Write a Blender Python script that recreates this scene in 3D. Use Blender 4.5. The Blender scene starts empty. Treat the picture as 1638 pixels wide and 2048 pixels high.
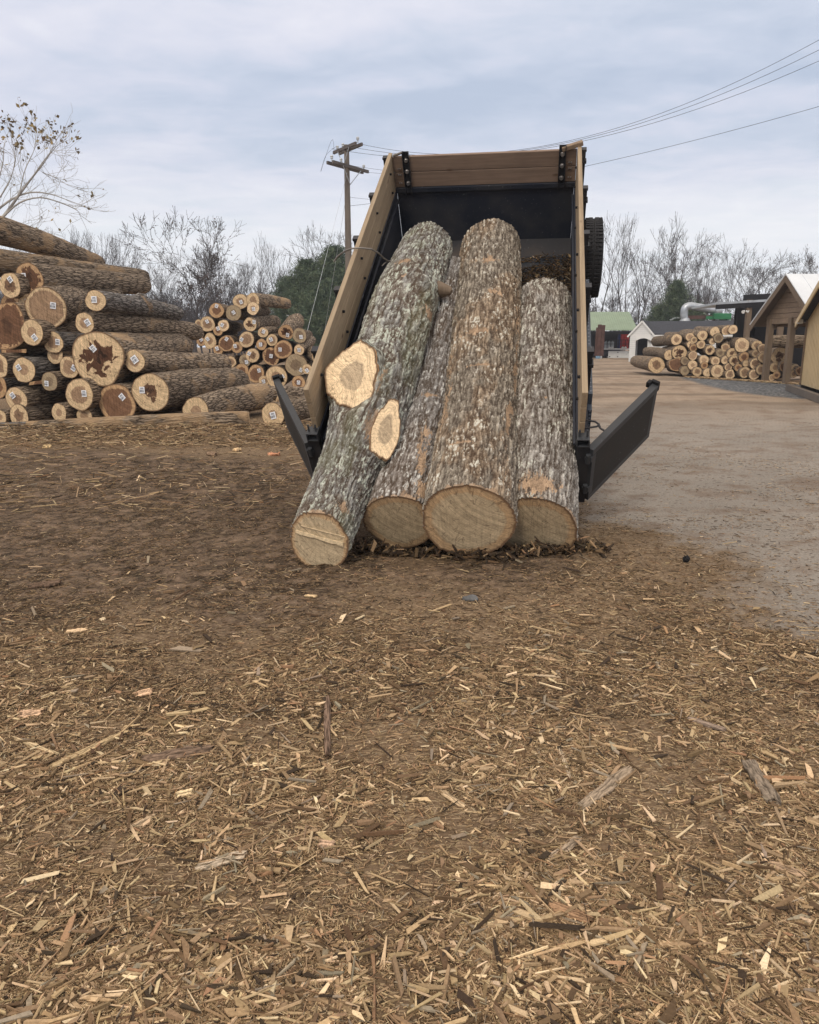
import bpy, bmesh, math, random
import numpy as np
from mathutils import Vector, Matrix
R = math.radians
sc = bpy.context.scene
# ------------------------------------------------------------------ camera
F, CX, CY, HCAM, PITCH = 1510.0, 819.0, 1024.0, 1.6, math.atan(341 / 1510)
cam_d = bpy.data.cameras.new("camera"); cam = bpy.data.objects.new("camera", cam_d); sc.collection.objects.link(cam)
cam.location = (0, 0, HCAM); cam.rotation_euler = (R(90) - PITCH, 0, 0)
cam_d.sensor_fit = 'HORIZONTAL'; cam_d.sensor_width = 36.0; cam_d.lens = 36.0 * F / 1638.0
cam_d.clip_start = 0.05; cam_d.clip_end = 3000
sc.camera = cam
# ------------------------------------------------------------------ world and sun
SUN_EL, SUN_AZ = R(38), R(200)          # azimuth clockwise from +Y: behind the camera, a little to the left
w = bpy.data.worlds.new("World"); sc.world = w; w.use_nodes = True
nt = w.node_tree; nt.nodes.clear()
def N(nt, t, **k):
    n = nt.nodes.new(t)
    for a, b in k.items():
        if a.startswith('i_'):
            n.inputs[a[2:].replace('_', ' ')].default_value = b
        else: setattr(n, a, b)
    return n
def L(nt, a, b): nt.links.new(a, b)
def ramp(nt, stops, fac=None, interp='LINEAR'):
    n = nt.nodes.new('ShaderNodeValToRGB'); cr = n.color_ramp; cr.interpolation = interp
    while len(cr.elements) < len(stops): cr.elements.new(0.5)
    for e, (p, c) in zip(cr.elements, stops):
        e.position = p; e.color = (c[0], c[1], c[2], 1) if hasattr(c, '__len__') else (c, c, c, 1)
    if fac is not None: nt.links.new(fac, n.inputs[0])
    return n.outputs[0]
def math_(nt, op, a, b=None, c=None, clamp=False):
    n = nt.nodes.new('ShaderNodeMath'); n.operation = op; n.use_clamp = clamp
    for i, v in enumerate((a, b, c)):
        if v is None: continue
        if isinstance(v, (int, float)): n.inputs[i].default_value = v
        else: nt.links.new(v, n.inputs[i])
    return n.outputs[0]
def mixc(nt, fac, a, b, mode='MIX'):
    n = nt.nodes.new('ShaderNodeMix'); n.data_type = 'RGBA'; n.blend_type = mode
    for sock, v in ((n.inputs[0], fac), (n.inputs[6], a), (n.inputs[7], b)):
        if isinstance(v, (int, float)): sock.default_value = v
        elif isinstance(v, tuple): sock.default_value = (v[0], v[1], v[2], 1)
        else: nt.links.new(v, sock)
    return n.outputs[2]
def noise(nt, vec, scale, detail=4, rough=.55, dist=0.0):
    n = nt.nodes.new('ShaderNodeTexNoise'); n.inputs['Scale'].default_value = scale
    n.inputs['Detail'].default_value = detail; n.inputs['Roughness'].default_value = rough; n.inputs['Distortion'].default_value = dist
    if vec is not None: nt.links.new(vec, n.inputs['Vector'])
    return n.outputs[0]
def mapping(nt, vec, scale=(1, 1, 1), rot=(0, 0, 0), loc=(0, 0, 0)):
    n = nt.nodes.new('ShaderNodeMapping'); n.inputs['Scale'].default_value = scale; n.inputs['Rotation'].default_value = rot
    n.inputs['Location'].default_value = loc
    nt.links.new(vec, n.inputs[0]); return n.outputs[0]
tc = N(nt, 'ShaderNodeTexCoord'); sep = N(nt, 'ShaderNodeSeparateXYZ'); L(nt, tc.outputs['Generated'], sep.inputs[0])
el = sep.outputs[2]
# cloud deck: project the view direction on a flat ceiling so bands compress towards the horizon
zc = math_(nt, 'MAXIMUM', math_(nt, 'ADD', el, 0.10), 0.03)
cmb = N(nt, 'ShaderNodeCombineXYZ')
L(nt, math_(nt, 'DIVIDE', sep.outputs[0], zc), cmb.inputs[0]); L(nt, math_(nt, 'DIVIDE', sep.outputs[1], zc), cmb.inputs[1])
cl = mapping(nt, cmb.outputs[0], (0.55, 1.0, 1), (0, 0, R(12)), (3.1, 1.7, 0))
n1 = noise(nt, cl, 0.85, 3, .5, .5); n2 = noise(nt, mapping(nt, cl, (1, 1.3, 1), (0, 0, 0), (5, 3, 0)), 2.3, 4, .5, .3)
n3 = noise(nt, mapping(nt, cmb.outputs[0], (1, 1.2, 1), (0, 0, .5), (9, 2, 0)), 4.2, 5, .55, .4)
nn = math_(nt, 'ADD', math_(nt, 'ADD', math_(nt, 'MULTIPLY', n1, .44), math_(nt, 'MULTIPLY', n2, .30)), math_(nt, 'MULTIPLY', n3, .26))
cloud = ramp(nt, [(0.36, (.45, .51, .62)), (0.44, (.535, .58, .68)), (.50, (.61, .63, .72)), (.56, (.67, .675, .75)), (.66, (.78, .78, .82))], nn)
# brighter creamy break in the deck low on the horizon, broken by noise
hb = ramp(nt, [(0.0, 0.4), (0.06, .85), (.125, .75), (.20, .12), (.30, 0)], math_(nt, 'ADD', el, math_(nt, 'MULTIPLY', math_(nt, 'SUBTRACT', n2, .5), .10)))
cloud = mixc(nt, math_(nt, 'MULTIPLY', hb, .8), cloud, (.80, .81, .82))
# an overcast sky is brightest overhead
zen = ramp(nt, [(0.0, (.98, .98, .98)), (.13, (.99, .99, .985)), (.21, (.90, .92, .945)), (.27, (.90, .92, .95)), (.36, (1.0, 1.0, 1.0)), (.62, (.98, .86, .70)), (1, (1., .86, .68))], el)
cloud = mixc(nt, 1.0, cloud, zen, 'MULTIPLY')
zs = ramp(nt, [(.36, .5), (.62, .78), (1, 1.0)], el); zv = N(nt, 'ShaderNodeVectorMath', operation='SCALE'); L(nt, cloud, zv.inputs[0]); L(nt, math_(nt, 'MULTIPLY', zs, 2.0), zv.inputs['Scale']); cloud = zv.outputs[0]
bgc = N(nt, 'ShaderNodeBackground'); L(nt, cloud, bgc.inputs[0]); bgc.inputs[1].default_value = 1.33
sky = N(nt, 'ShaderNodeTexSky', sky_type='NISHITA', sun_disc=False, sun_elevation=SUN_EL, sun_rotation=SUN_AZ)
bgs = N(nt, 'ShaderNodeBackground'); L(nt, sky.outputs[0], bgs.inputs[0]); bgs.inputs[1].default_value = 0.05
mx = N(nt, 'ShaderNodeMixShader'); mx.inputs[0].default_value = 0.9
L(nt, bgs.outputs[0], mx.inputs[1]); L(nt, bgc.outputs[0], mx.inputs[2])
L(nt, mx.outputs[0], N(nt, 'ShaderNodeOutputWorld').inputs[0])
sd = bpy.data.lights.new("sun", 'SUN'); sd.energy = 1.5; sd.angle = R(12); sd.color = (1, .90, .76)
sun = bpy.data.objects.new("sun", sd); sc.collection.objects.link(sun)
dirv = Vector((math.sin(SUN_AZ) * math.cos(SUN_EL), math.cos(SUN_AZ) * math.cos(SUN_EL), math.sin(SUN_EL)))
sun.rotation_euler = dirv.to_track_quat('Z', 'Y').to_euler()
sc.view_settings.view_transform = 'Standard'; sc.view_settings.look = 'None'
sc.view_settings.exposure = 0.0; sc.view_settings.gamma = 1.0
sc.cycles.max_bounces = 5; sc.cycles.diffuse_bounces = 3; sc.cycles.glossy_bounces = 2
try: sc.cycles.use_denoising = True
except Exception: pass
HAZE_D = 0.0007
# ------------------------------------------------------------------ photo geometry helpers
CAM = np.array([0, 0, HCAM]); CP, SP = math.cos(PITCH), math.sin(PITCH)
def ray(px, py):
    v = CY - py
    return np.array([px - CX, F * CP + v * SP, -F * SP + v * CP])
def atY(px, py, Y):
    d = ray(px, py); return CAM + d * (Y / d[1])
def ground(px, py, z=0.0):
    d = ray(px, py); return CAM + d * ((z - HCAM) / d[2])
def depth(P): return P[1] * CP - (P[2] - HCAM) * SP
def at_dist(px, py, P, dist):
    """point on the ray through a pixel, `dist` metres from P, on the far side"""
    d = ray(px, py); d = d / np.linalg.norm(d); o = CAM - P
    b = o @ d; c = o @ o - dist * dist; q = b * b - c
    return CAM + d * (-b + math.sqrt(q) if q > 0 else -b)
# ------------------------------------------------------------------ mesh helpers
COL = sc.collection
def link(o, parent=None):
    COL.objects.link(o)
    if parent is not None: o.parent = parent
    return o
def tag(o, label=None, cat=None, group=None, kind=None):
    if label: o['label'] = label
    if cat: o['category'] = cat
    if group: o['group'] = group
    if kind: o['kind'] = kind
    return o
def empty(name, loc=(0, 0, 0), rot=None):
    o = bpy.data.objects.new(name, None); link(o); o.location = loc; o.empty_display_size = .2
    if rot is not None: o.rotation_euler = rot
    return o
def mesh_np(name, V, Q, mat=None, parent=None, smooth=True, attrs=None, uv=None, loc=None, T=None):
    """V (n,3); Q (m,4) quads and/or T (k,3) tris"""
    V = np.asarray(V, dtype=np.float32); me = bpy.data.meshes.new(name)
    Q = np.zeros((0, 4), int) if Q is None or len(Q) == 0 else np.asarray(Q, int)
    T = np.zeros((0, 3), int) if T is None or len(T) == 0 else np.asarray(T, int)
    idx = np.concatenate([Q.ravel(), T.ravel()]).astype(np.int32)
    me.vertices.add(len(V)); me.vertices.foreach_set('co', V.ravel())
    me.loops.add(len(idx)); me.loops.foreach_set('vertex_index', idx)
    me.polygons.add(len(Q) + len(T))
    st = np.concatenate([np.arange(len(Q)) * 4, len(Q) * 4 + np.arange(len(T)) * 3]).astype(np.int32)
    me.polygons.foreach_set('loop_start', st)
    try: me.polygons.foreach_set('loop_total', np.concatenate([np.full(len(Q), 4), np.full(len(T), 3)]).astype(np.int32))
    except Exception: pass
    me.polygons.foreach_set('use_smooth', np.full(len(Q) + len(T), smooth, dtype=bool))
    if uv is not None:
        ul = me.uv_layers.new(name='UVMap'); ul.data.foreach_set('uv', np.asarray(uv, np.float32)[idx].ravel())
    for k, a in (attrs or {}).items():
        a = np.asarray(a, np.float32)
        if a.ndim == 1:
            at = me.attributes.new(k, 'FLOAT', 'POINT'); at.data.foreach_set('value', a)
        else:
            at = me.attributes.new(k, 'FLOAT_COLOR', 'POINT')
            at.data.foreach_set('color', np.concatenate([a, np.ones((len(a), 1), np.float32)], 1).ravel())
    me.update(calc_edges=True); me.validate()
    o = bpy.data.objects.new(name, me)
    if mat: me.materials.append(mat)
    link(o, parent)
    if loc is not None: o.location = loc
    return o
class MB:
    """collects boxes, tubes and prisms; build() links them as ONE mesh"""
    def __init__(s): s.bm = bmesh.new()
    def box(s, c, size, rot=None, bev=0.0):
        m = Matrix.Translation(Vector(c))
        if rot is not None: m = m @ (rot.to_4x4() if isinstance(rot, Matrix) else Matrix.Rotation(rot, 4, 'Z'))
        m = m @ Matrix.Diagonal((size[0], size[1], size[2], 1))
        r = bmesh.ops.create_cube(s.bm, size=1, matrix=m)
        if bev:
            ed = list({e for v in r['verts'] for e in v.link_edges})
            bmesh.ops.bevel(s.bm, geom=ed, offset=bev, segments=2, affect='EDGES', profile=.5)
        return s
    def beam(s, a, b, wx, wy, up=(0, 0, 1), bev=0):
        a = Vector(a); b = Vector(b); d = b - a; y = d.normalized(); x = y.cross(Vector(up))
        if x.length < 1e-4: x = y.cross(Vector((1, 0, 0)))
        x.normalize(); z = x.cross(y)
        rot = Matrix((x, y, z)).transposed()
        return s.box((a + b) / 2, (wx, d.length, wy), rot, bev)
    def tube(s, pts, rad, n=10, cap=True):
        pts = [Vector(p) for p in pts]; rads = rad if hasattr(rad, '__len__') else [rad] * len(pts)
        rings = []; up = None
        for i, p in enumerate(pts):
            d = (pts[min(i + 1, len(pts) - 1)] - pts[max(i - 1, 0)]).normalized()
            if up is None:
                up = d.cross(Vector((0, 0, 1)));  up = up if up.length > .05 else d.cross(Vector((1, 0, 0)))
            up = (up - d * up.dot(d)).normalized(); v = d.cross(up)
            rings.append([s.bm.verts.new(p + (up * math.cos(a) + v * math.sin(a)) * rads[i]) for a in [2 * math.pi * k / n for k in range(n)]])
        for r0, r1 in zip(rings, rings[1:]):
            for k in range(n): s.bm.faces.new((r0[k], r0[(k + 1) % n], r1[(k + 1) % n], r1[k]))
        if cap: s.bm.faces.new(rings[0][::-1]); s.bm.faces.new(rings[-1])
        return s
    def poly(s, pts, ext):
        """prism: polygon pts extruded by vector ext"""
        ext = Vector(ext); a = [s.bm.verts.new(Vector(p)) for p in pts]; b = [s.bm.verts.new(Vector(p) + ext) for p in pts]
        s.bm.faces.new(a[::-1]); s.bm.faces.new(b)
        for k in range(len(a)): s.bm.faces.new((a[k], a[(k + 1) % len(a)], b[(k + 1) % len(a)], b[k]))
        return s
    def lathe(s, prof, c=(0, 0, 0), rot=None, n=32):
        rings = []
        for (r, z) in prof:
            ring = []
            for k in range(n):
                a = 2 * math.pi * k / n; v = Vector((r * math.cos(a), r * math.sin(a), z))
                if rot is not None: v = rot @ v
                ring.append(s.bm.verts.new(v + Vector(c)))
            rings.append(ring)
        for r0, r1 in zip(rings, rings[1:]):
            for k in range(n): s.bm.faces.new((r0[k], r0[(k + 1) % n], r1[(k + 1) % n], r1[k]))
        return s
    def build(s, name, mat, parent=None, smooth=False, loc=None):
        bmesh.ops.recalc_face_normals(s.bm, faces=s.bm.faces[:])
        me = bpy.data.meshes.new(name)
        if smooth:
            for f in s.bm.faces: f.smooth = True
        s.bm.to_mesh(me); s.bm.free(); me.materials.append(mat)
        if smooth:
            try: me.set_sharp_from_angle(angle=R(40))
            except Exception: pass
        o = bpy.data.objects.new(name, me); link(o, parent)
        if loc is not None: o.location = loc
        return o
# value noise / worley in numpy
def _h(ix, iy, seed):
    n = (ix.astype(np.int64) * 374761393 + iy.astype(np.int64) * 668265263 + seed * 1442695041) & 0xffffffff
    n = ((n ^ (n >> 13)) * 1274126177) & 0xffffffff
    return ((n ^ (n >> 16)) & 0xffff) / 65535.0
def vn(x, y, seed=0, px=None):
    ix = np.floor(x); iy = np.floor(y); fx = x - ix; fy = y - iy
    fx = fx * fx * (3 - 2 * fx); fy = fy * fy * (3 - 2 * fy); ix1 = ix + 1
    if px: ix = ix % px; ix1 = ix1 % px
    a = _h(ix, iy, seed); b = _h(ix1, iy, seed); c = _h(ix, iy + 1, seed); d = _h(ix1, iy + 1, seed)
    return (a * (1 - fx) + b * fx) * (1 - fy) + (c * (1 - fx) + d * fx) * fy
def fbm(x, y, seed=0, oct=4, px=None, g=.5):
    r = 0; a = 1; t = 0
    for k in range(oct):
        r = r + a * vn(x, y, seed + k * 17, px); t += a; a *= g; x = x * 2; y = y * 2; px = px * 2 if px else None
    return r / t
def worley(x, y, seed, px=None):
    ix = np.floor(x); iy = np.floor(y); f1 = np.full(x.shape, 9.); f2 = f1.copy(); cid = np.zeros(x.shape)
    for dx in (-1, 0, 1):
        for dy in (-1, 0, 1):
            cx = ix + dx; cy = iy + dy; hx = cx % px if px else cx
            qx = cx + .15 + .7 * _h(hx, cy, seed); qy = cy + .15 + .7 * _h(hx, cy, seed + 5)
            d = np.sqrt((x - qx) ** 2 + (y - qy) ** 2); c = _h(hx, cy, seed + 9)
            m = d < f1; f2 = np.where(m, f1, np.minimum(f2, d)); cid = np.where(m, c, cid); f1 = np.where(m, d, f1)
    return f1, f2, cid
def sstep(a, b, x): t = np.clip((x - a) / (b - a), 0, 1); return t * t * (3 - 2 * t)
# ------------------------------------------------------------------ materials
def newmat(name):
    m = bpy.data.materials.new(name); m.use_nodes = True; nt = m.node_tree; nt.nodes.clear()
    out = nt.nodes.new('ShaderNodeOutputMaterial'); b = nt.nodes.new('ShaderNodeBsdfPrincipled'); L(nt, b.outputs[0], out.inputs[0])
    b.inputs['Roughness'].default_value = .8
    b.inputs['Specular IOR Level'].default_value = .3
    return m, nt, b
def bump(nt, b, h, strength=.5, dist=.02):
    n = nt.nodes.new('ShaderNodeBump'); n.inputs['Strength'].default_value = strength; n.inputs['Distance'].default_value = dist
    L(nt, h, n.inputs['Height']); L(nt, n.outputs[0], b.inputs['Normal']); return n
def objco(nt): return N(nt, 'ShaderNodeTexCoord').outputs['Object']
def simple(name, col, rough=.7, metal=0., var=.25, scale=6, bumpd=0.0, spec=.3, stretch=(1, 1, 1)):
    m, nt, b = newmat(name); oc = mapping(nt, objco(nt), stretch); n = noise(nt, oc, scale, 5, .6)
    lo = tuple(c * (1 - var) for c in col); hi = tuple(min(1, c * (1 + var)) for c in col)
    L(nt, ramp(nt, [(.3, lo), (.7, hi)], n), b.inputs['Base Color'])
    b.inputs['Roughness'].default_value = rough; b.inputs['Metallic'].default_value = metal; b.inputs['Specular IOR Level'].default_value = spec
    if bumpd: bump(nt, b, n, .6, bumpd)
    return m
def attr(nt, name, typ='GEOMETRY'):
    n = nt.nodes.new('ShaderNodeAttribute'); n.attribute_name = name; n.attribute_type = typ; return n
M = {}
# vertex-coloured wood/bark with a little fine noise (hero logs, chips)
def vcol_mat(name, fine=60, amt=.35, bumpd=.003, rough=.9):
    m, nt, b = newmat(name); a = attr(nt, 'col'); n = noise(nt, objco(nt), fine, 4, .7)
    L(nt, mixc(nt, 1.0, a.outputs['Color'], ramp(nt, [(.25, 1 - amt), (.75, 1 + amt)], n), 'MULTIPLY'), b.inputs['Base Color'])
    b.inputs['Roughness'].default_value = rough; b.inputs['Specular IOR Level'].default_value = .15
    bump(nt, b, n, .7, bumpd); return m
M['hero_bark'] = vcol_mat('hero_bark', 90, .38, .004)
M['chips'] = vcol_mat('chips', 130, .3, .001)
M['leaf'] = vcol_mat('leaf', 30, .25, .0)
# bark of the piled logs, UV = (metres round, metres along)
def pile_bark(name, furrow, ridge, tan):
    m, nt, b = newmat(name); uvn = N(nt, 'ShaderNodeTexCoord').outputs['UV']
    oi = N(nt, 'ShaderNodeObjectInfo'); rnd = oi.outputs['Random']
    offs = N(nt, 'ShaderNodeCombineXYZ'); L(nt, math_(nt, 'MULTIPLY', rnd, 37.), offs.inputs[1]); L(nt, math_(nt, 'MULTIPLY', rnd, 11.), offs.inputs[2])
    va = N(nt, 'ShaderNodeVectorMath', operation='ADD'); L(nt, uvn, va.inputs[0]); L(nt, offs.outputs[0], va.inputs[1]); uv = va.outputs[0]
    wz = N(nt, 'ShaderNodeTexNoise'); wz.inputs['Scale'].default_value = 9; wz.inputs['Detail'].default_value = 3; L(nt, uv, wz.inputs['Vector'])
    wm = N(nt, 'ShaderNodeVectorMath', operation='SCALE'); L(nt, wz.outputs['Color'], wm.inputs[0]); wm.inputs['Scale'].default_value = .055
    wa = N(nt, 'ShaderNodeVectorMath', operation='ADD'); L(nt, uv, wa.inputs[0]); L(nt, wm.outputs[0], wa.inputs[1])
    v1 = N(nt, 'ShaderNodeTexVoronoi', feature='DISTANCE_TO_EDGE'); v1.inputs['Scale'].default_value = 1
    L(nt, mapping(nt, wa.outputs[0], (25, 3.0, 1)), v1.inputs['Vector'])
    v2 = N(nt, 'ShaderNodeTexVoronoi', feature='DISTANCE_TO_EDGE'); v2.inputs['Scale'].default_value = 1
    L(nt, mapping(nt, wa.outputs[0], (58, 13, 1), (0, 0, .1)), v2.inputs['Vector'])
    n = noise(nt, mapping(nt, uv, (60, 9, 1)), 1, 4, .7)
    h = math_(nt, 'ADD', math_(nt, 'MINIMUM', math_(nt, 'MULTIPLY', v1.outputs[0], 2.6), .75), math_(nt, 'MULTIPLY', v2.outputs[0], .8))
    h = math_(nt, 'ADD', h, math_(nt, 'MULTIPLY', n, .35))
    c = ramp(nt, [(.22, furrow), (.52, tuple((a + b_) / 2 for a, b_ in zip(furrow, ridge))), (1.0, ridge)], math_(nt, 'MULTIPLY', h, .82))
    big = noise(nt, mapping(nt, uv, (2.2, 1.1, 1), (0, 0, 0), (0, 7, 0)), 1, 5, .65, .6)
    pk = math_(nt, 'SUBTRACT', math_(nt, 'ADD', big, attr(nt, 'peel', 'OBJECT').outputs['Fac']), math_(nt, 'MULTIPLY', h, .04))
    pm = ramp(nt, [(.555, 0), (.60, .5), (.70, .85)], pk)
    c = mixc(nt, pm, c, mixc(nt, n, tan, tuple(x * .5 for x in tan)))
    tone = math_(nt, 'ADD', math_(nt, 'MULTIPLY', rnd, .5), .78)
    c = mixc(nt, 1.0, c, ramp(nt, [(0, .0), (1, 1)], math_(nt, 'MULTIPLY', tone, .98)), 'MULTIPLY')
    L(nt, c, b.inputs['Base Color']); b.inputs['Roughness'].default_value = .92; b.inputs['Specular IOR Level'].default_value = .12
    bump(nt, b, h, .9, .022); return m
M['bark'] = pile_bark('bark', (.035, .024, .017), (.46, .36, .26), (.66, .45, .26))
M['bark_grey'] = pile_bark('bark_grey', (.035, .030, .026), (.34, .31, .28), (.55, .36, .20))
# sawn end: UV is (x, y) over the radius
def cut_mat(name, sap, heart, sawn=1.0):
    m, nt, b = newmat(name); uvn = N(nt, 'ShaderNodeTexCoord').outputs['UV']; oi = N(nt, 'ShaderNodeObjectInfo'); rnd = oi.outputs['Random']
    offs = N(nt, 'ShaderNodeCombineXYZ'); L(nt, math_(nt, 'MULTIPLY', rnd, 53.), offs.inputs[2])
    va = N(nt, 'ShaderNodeVectorMath', operation='ADD'); L(nt, uvn, va.inputs[0]); L(nt, offs.outputs[0], va.inputs[1]); uv = va.outputs[0]
    ln = N(nt, 'ShaderNodeVectorMath', operation='LENGTH'); L(nt, uvn, ln.inputs[0]); r = ln.outputs['Value']
    nw = noise(nt, uv, 1.6, 4, .6); rr = math_(nt, 'ADD', r, math_(nt, 'MULTIPLY', math_(nt, 'SUBTRACT', nw, .5), .22))
    s3 = N(nt, 'ShaderNodeSeparateXYZ'); L(nt, uvn, s3.inputs[0])
    ring = math_(nt, 'SINE', math_(nt, 'MULTIPLY', rr, 92.)); ring2 = math_(nt, 'SINE', math_(nt, 'MULTIPLY', rr, 31.))
    rg = math_(nt, 'ADD', math_(nt, 'MULTIPLY', ring, .07), math_(nt, 'MULTIPLY', ring2, .06))
    fine = noise(nt, mapping(nt, uv, (1, 1, 1)), 14, 5, .7)
    hr = attr(nt, 'heart', 'OBJECT').outputs['Fac']; rot = attr(nt, 'rot', 'OBJECT').outputs['Fac']
    star = noise(nt, uv, 2.4, 5, .6, .8)
    rh = math_(nt, 'ADD', rr, math_(nt, 'MULTIPLY', math_(nt, 'MULTIPLY', math_(nt, 'SUBTRACT', star, .5), 1.9), rot))
    hm = math_(nt, 'LESS_THAN', rh, hr); 
    hsoft = ramp(nt, [(.47, 1), (.53, 0)], math_(nt, 'ADD', math_(nt, 'SUBTRACT', rh, hr), .5))
    base = mixc(nt, math_(nt, 'MULTIPLY', hsoft, .9), sap, heart)
    base = mixc(nt, math_(nt, 'MULTIPLY', hsoft, math_(nt, 'MULTIPLY', rot, 1.0)), base, (.10, .05, .03))
    # rotten core to black
    core = ramp(nt, [(.42, 1), (.5, 0)], math_(nt, 'ADD', math_(nt, 'SUBTRACT', rh, math_(nt, 'MULTIPLY', hr, .35)), .5))
    base = mixc(nt, math_(nt, 'MULTIPLY', core, math_(nt, 'MULTIPLY', rot, .8)), base, (.02, .013, .010))
    base = mixc(nt, 1.0, base, ramp(nt, [(0, .62), (1, 1.38)], math_(nt, 'ADD', math_(nt, 'ADD', rg, .18), math_(nt, 'MULTIPLY', fine, .62))), 'MULTIPLY')
    # saw marks
    sw = noise(nt, mapping(nt, uv, (1.2, 26, 1), (0, 0, 1.2)), 1, 3, .6)
    base = mixc(nt, .75 * sawn, base, mixc(nt, 1.0, base, ramp(nt, [(.3, .5), (.48, 1.0), (.7, 1.25)], sw), 'MULTIPLY'))
    # curved chainsaw sweeps
    av = N(nt, 'ShaderNodeVectorMath', operation='SUBTRACT'); L(nt, uv, av.inputs[0]); av.inputs[1].default_value = (1.5, 1.1, 0); as_ = N(nt, 'ShaderNodeSeparateXYZ'); L(nt, av.outputs[0], as_.inputs[0])
    ad = math_(nt, 'SQRT', math_(nt, 'ADD', math_(nt, 'MULTIPLY', as_.outputs[0], as_.outputs[0]), math_(nt, 'MULTIPLY', as_.outputs[1], as_.outputs[1])))
    ac = N(nt, 'ShaderNodeCombineXYZ'); L(nt, math_(nt, 'MULTIPLY', ad, 34.), ac.inputs[0]); L(nt, math_(nt, 'MULTIPLY', nw, 3.), ac.inputs[1])
    an = noise(nt, ac.outputs[0], 1, 3, .6); base = mixc(nt, 1.0, base, ramp(nt, [(.32, .70), (.5, 1.0), (.64, 1.22), (.70, 1.4)], an), 'MULTIPLY')
    # drying checks from the pith
    ang = math_(nt, 'ARCTAN2', s3.outputs[1], s3.outputs[0])
    cv = N(nt, 'ShaderNodeCombineXYZ'); L(nt, math_(nt, 'MULTIPLY', ang, 2.1), cv.inputs[0]); L(nt, math_(nt, 'MULTIPLY', r, .8), cv.inputs[1]); L(nt, math_(nt, 'MULTIPLY', rnd, 91.), cv.inputs[2])
    cn = noise(nt, cv.outputs[0], 1.6, 2, .5)
    ck = ramp(nt, [(.485, 0), (.498, 1), (.502, 1), (.512, 0)], cn)
    base = mixc(nt, math_(nt, 'MULTIPLY', ck, .55), base, (.05, .03, .02))
    # bark rim
    rim = ramp(nt, [(.925, 0), (.95, .35), (.965, .9)], math_(nt, 'ADD', r, math_(nt, 'MULTIPLY', math_(nt, 'SUBTRACT', fine, .5), .05)))
    base = mixc(nt, rim, base, (.16, .095, .055))
    L(nt, base, b.inputs['Base Color']); b.inputs['Roughness'].default_value = .85; b.inputs['Specular IOR Level'].default_value = .15
    bump(nt, b, math_(nt, 'ADD', sw, fine), .35, .006); return m
M['cut'] = cut_mat('cut', (.62, .46, .28), (.35, .23, .145))
M['cut_pale'] = cut_mat('cut_pale', (.72, .54, .34), (.46, .31, .20))
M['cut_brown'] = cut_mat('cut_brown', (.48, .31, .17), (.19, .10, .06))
M['cut_grey'] = cut_mat('cut_grey', (.36, .28, .18), (.24, .18, .12))
M['cut_hero'] = cut_mat('cut_hero', (.46, .315, .18), (.54, .435, .285), .5)
M['cut_fresh'] = cut_mat('cut_fresh', (.76, .58, .37), (.50, .39, .26), .6)
def steel(name, col, rough, dust=(.10, .09, .075), damt=.5, sc_=2.0):
    m, nt, b = newmat(name); oc = objco(nt); n = noise(nt, oc, sc_, 6, .65); s_ = noise(nt, mapping(nt, oc, (30, 4, 30), (.3, .2, .6)), 1.5, 4, .6)
    d = ramp(nt, [(.46, 0), (.75, damt)], n); sr = ramp(nt, [(.66, 0), (.70, damt)], s_)
    if name == 'steel_floor':
        sy = N(nt, 'ShaderNodeSeparateXYZ'); L(nt, oc, sy.inputs[0]); yy = math_(nt, 'ADD', sy.outputs[1], math_(nt, 'MULTIPLY', n, .10))
        d = math_(nt, 'ADD', d, ramp(nt, [(.0, .0), (.5, .0), (.52, .22), (1, .16)], math_(nt, 'SUBTRACT', yy, 3.45)), clamp=True)
    c = mixc(nt, d, col, dust); c = mixc(nt, sr, c, (.16, .16, .17)); L(nt, c, b.inputs['Base Color'])
    L(nt, ramp(nt, [(.3, rough), (.8, min(1, rough + .35))], n), b.inputs['Roughness']); b.inputs['Specular IOR Level'].default_value = .45
    bump(nt, b, n, .25, .004); return m
M['steel'] = steel('steel', (.014, .016, .022), .42, damt=.42)
M['steel_in'] = steel('steel_in', (.012, .017, .030), .5, (.075, .07, .068), .6, 1.6)
M['steel_floor'] = steel('steel_floor', (.018, .023, .032), .55, (.11, .085, .065), .75, 1.8)
M['gate_panel'] = steel('gate_panel', (.014, .0125, .0115), .6, (.07, .055, .042), .5)
M['gate_tube'] = steel('gate_tube', (.035, .038, .043), .38, damt=.15)
def lumber(name, lo, hi, ax=1, knots=True):
    m, nt, b = newmat(name); oc = objco(nt)
    st = [18, 18, 18]; st[ax] = .7
    g = noise(nt, mapping(nt, oc, tuple(st)), 1.6, 6, .65, .4); big = noise(nt, oc, 1.4, 4, .6)
    st2 = [70, 70, 70]; st2[ax] = 3
    g2 = noise(nt, mapping(nt, oc, tuple(st2)), 1.2, 4, .7)
    c = ramp(nt, [(.28, lo), (.72, hi)], math_(nt, 'ADD', math_(nt, 'MULTIPLY', g, .6), math_(nt, 'MULTIPLY', g2, .4)))
    c = mixc(nt, ramp(nt, [(.45, 0), (.8, .45)], big), c, tuple(x * .55 for x in lo))
    if knots:
        v = N(nt, 'ShaderNodeTexVoronoi'); st = [4.5] * 3; st[ax] = 1.9; v.inputs['Scale'].default_value = 1; L(nt, mapping(nt, oc, tuple(st)), v.inputs['Vector'])
        c = mixc(nt, ramp(nt, [(.035, .9), (.10, 0)], v.outputs['Distance']), c, (.09, .05, .03))
    L(nt, c, b.inputs['Base Color']); b.inputs['Roughness'].default_value = .75; bump(nt, b, g2, .35, .003); return m
M['board'] = lumber('board', (.22, .160, .105), (.43, .335, .22))
M['headboard'] = lumber('headboard', (.145, .102, .077), (.30, .215, .16), 0)
M['old_wood'] = lumber('old_wood', (.105, .075, .053), (.22, .165, .115), 2)
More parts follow.
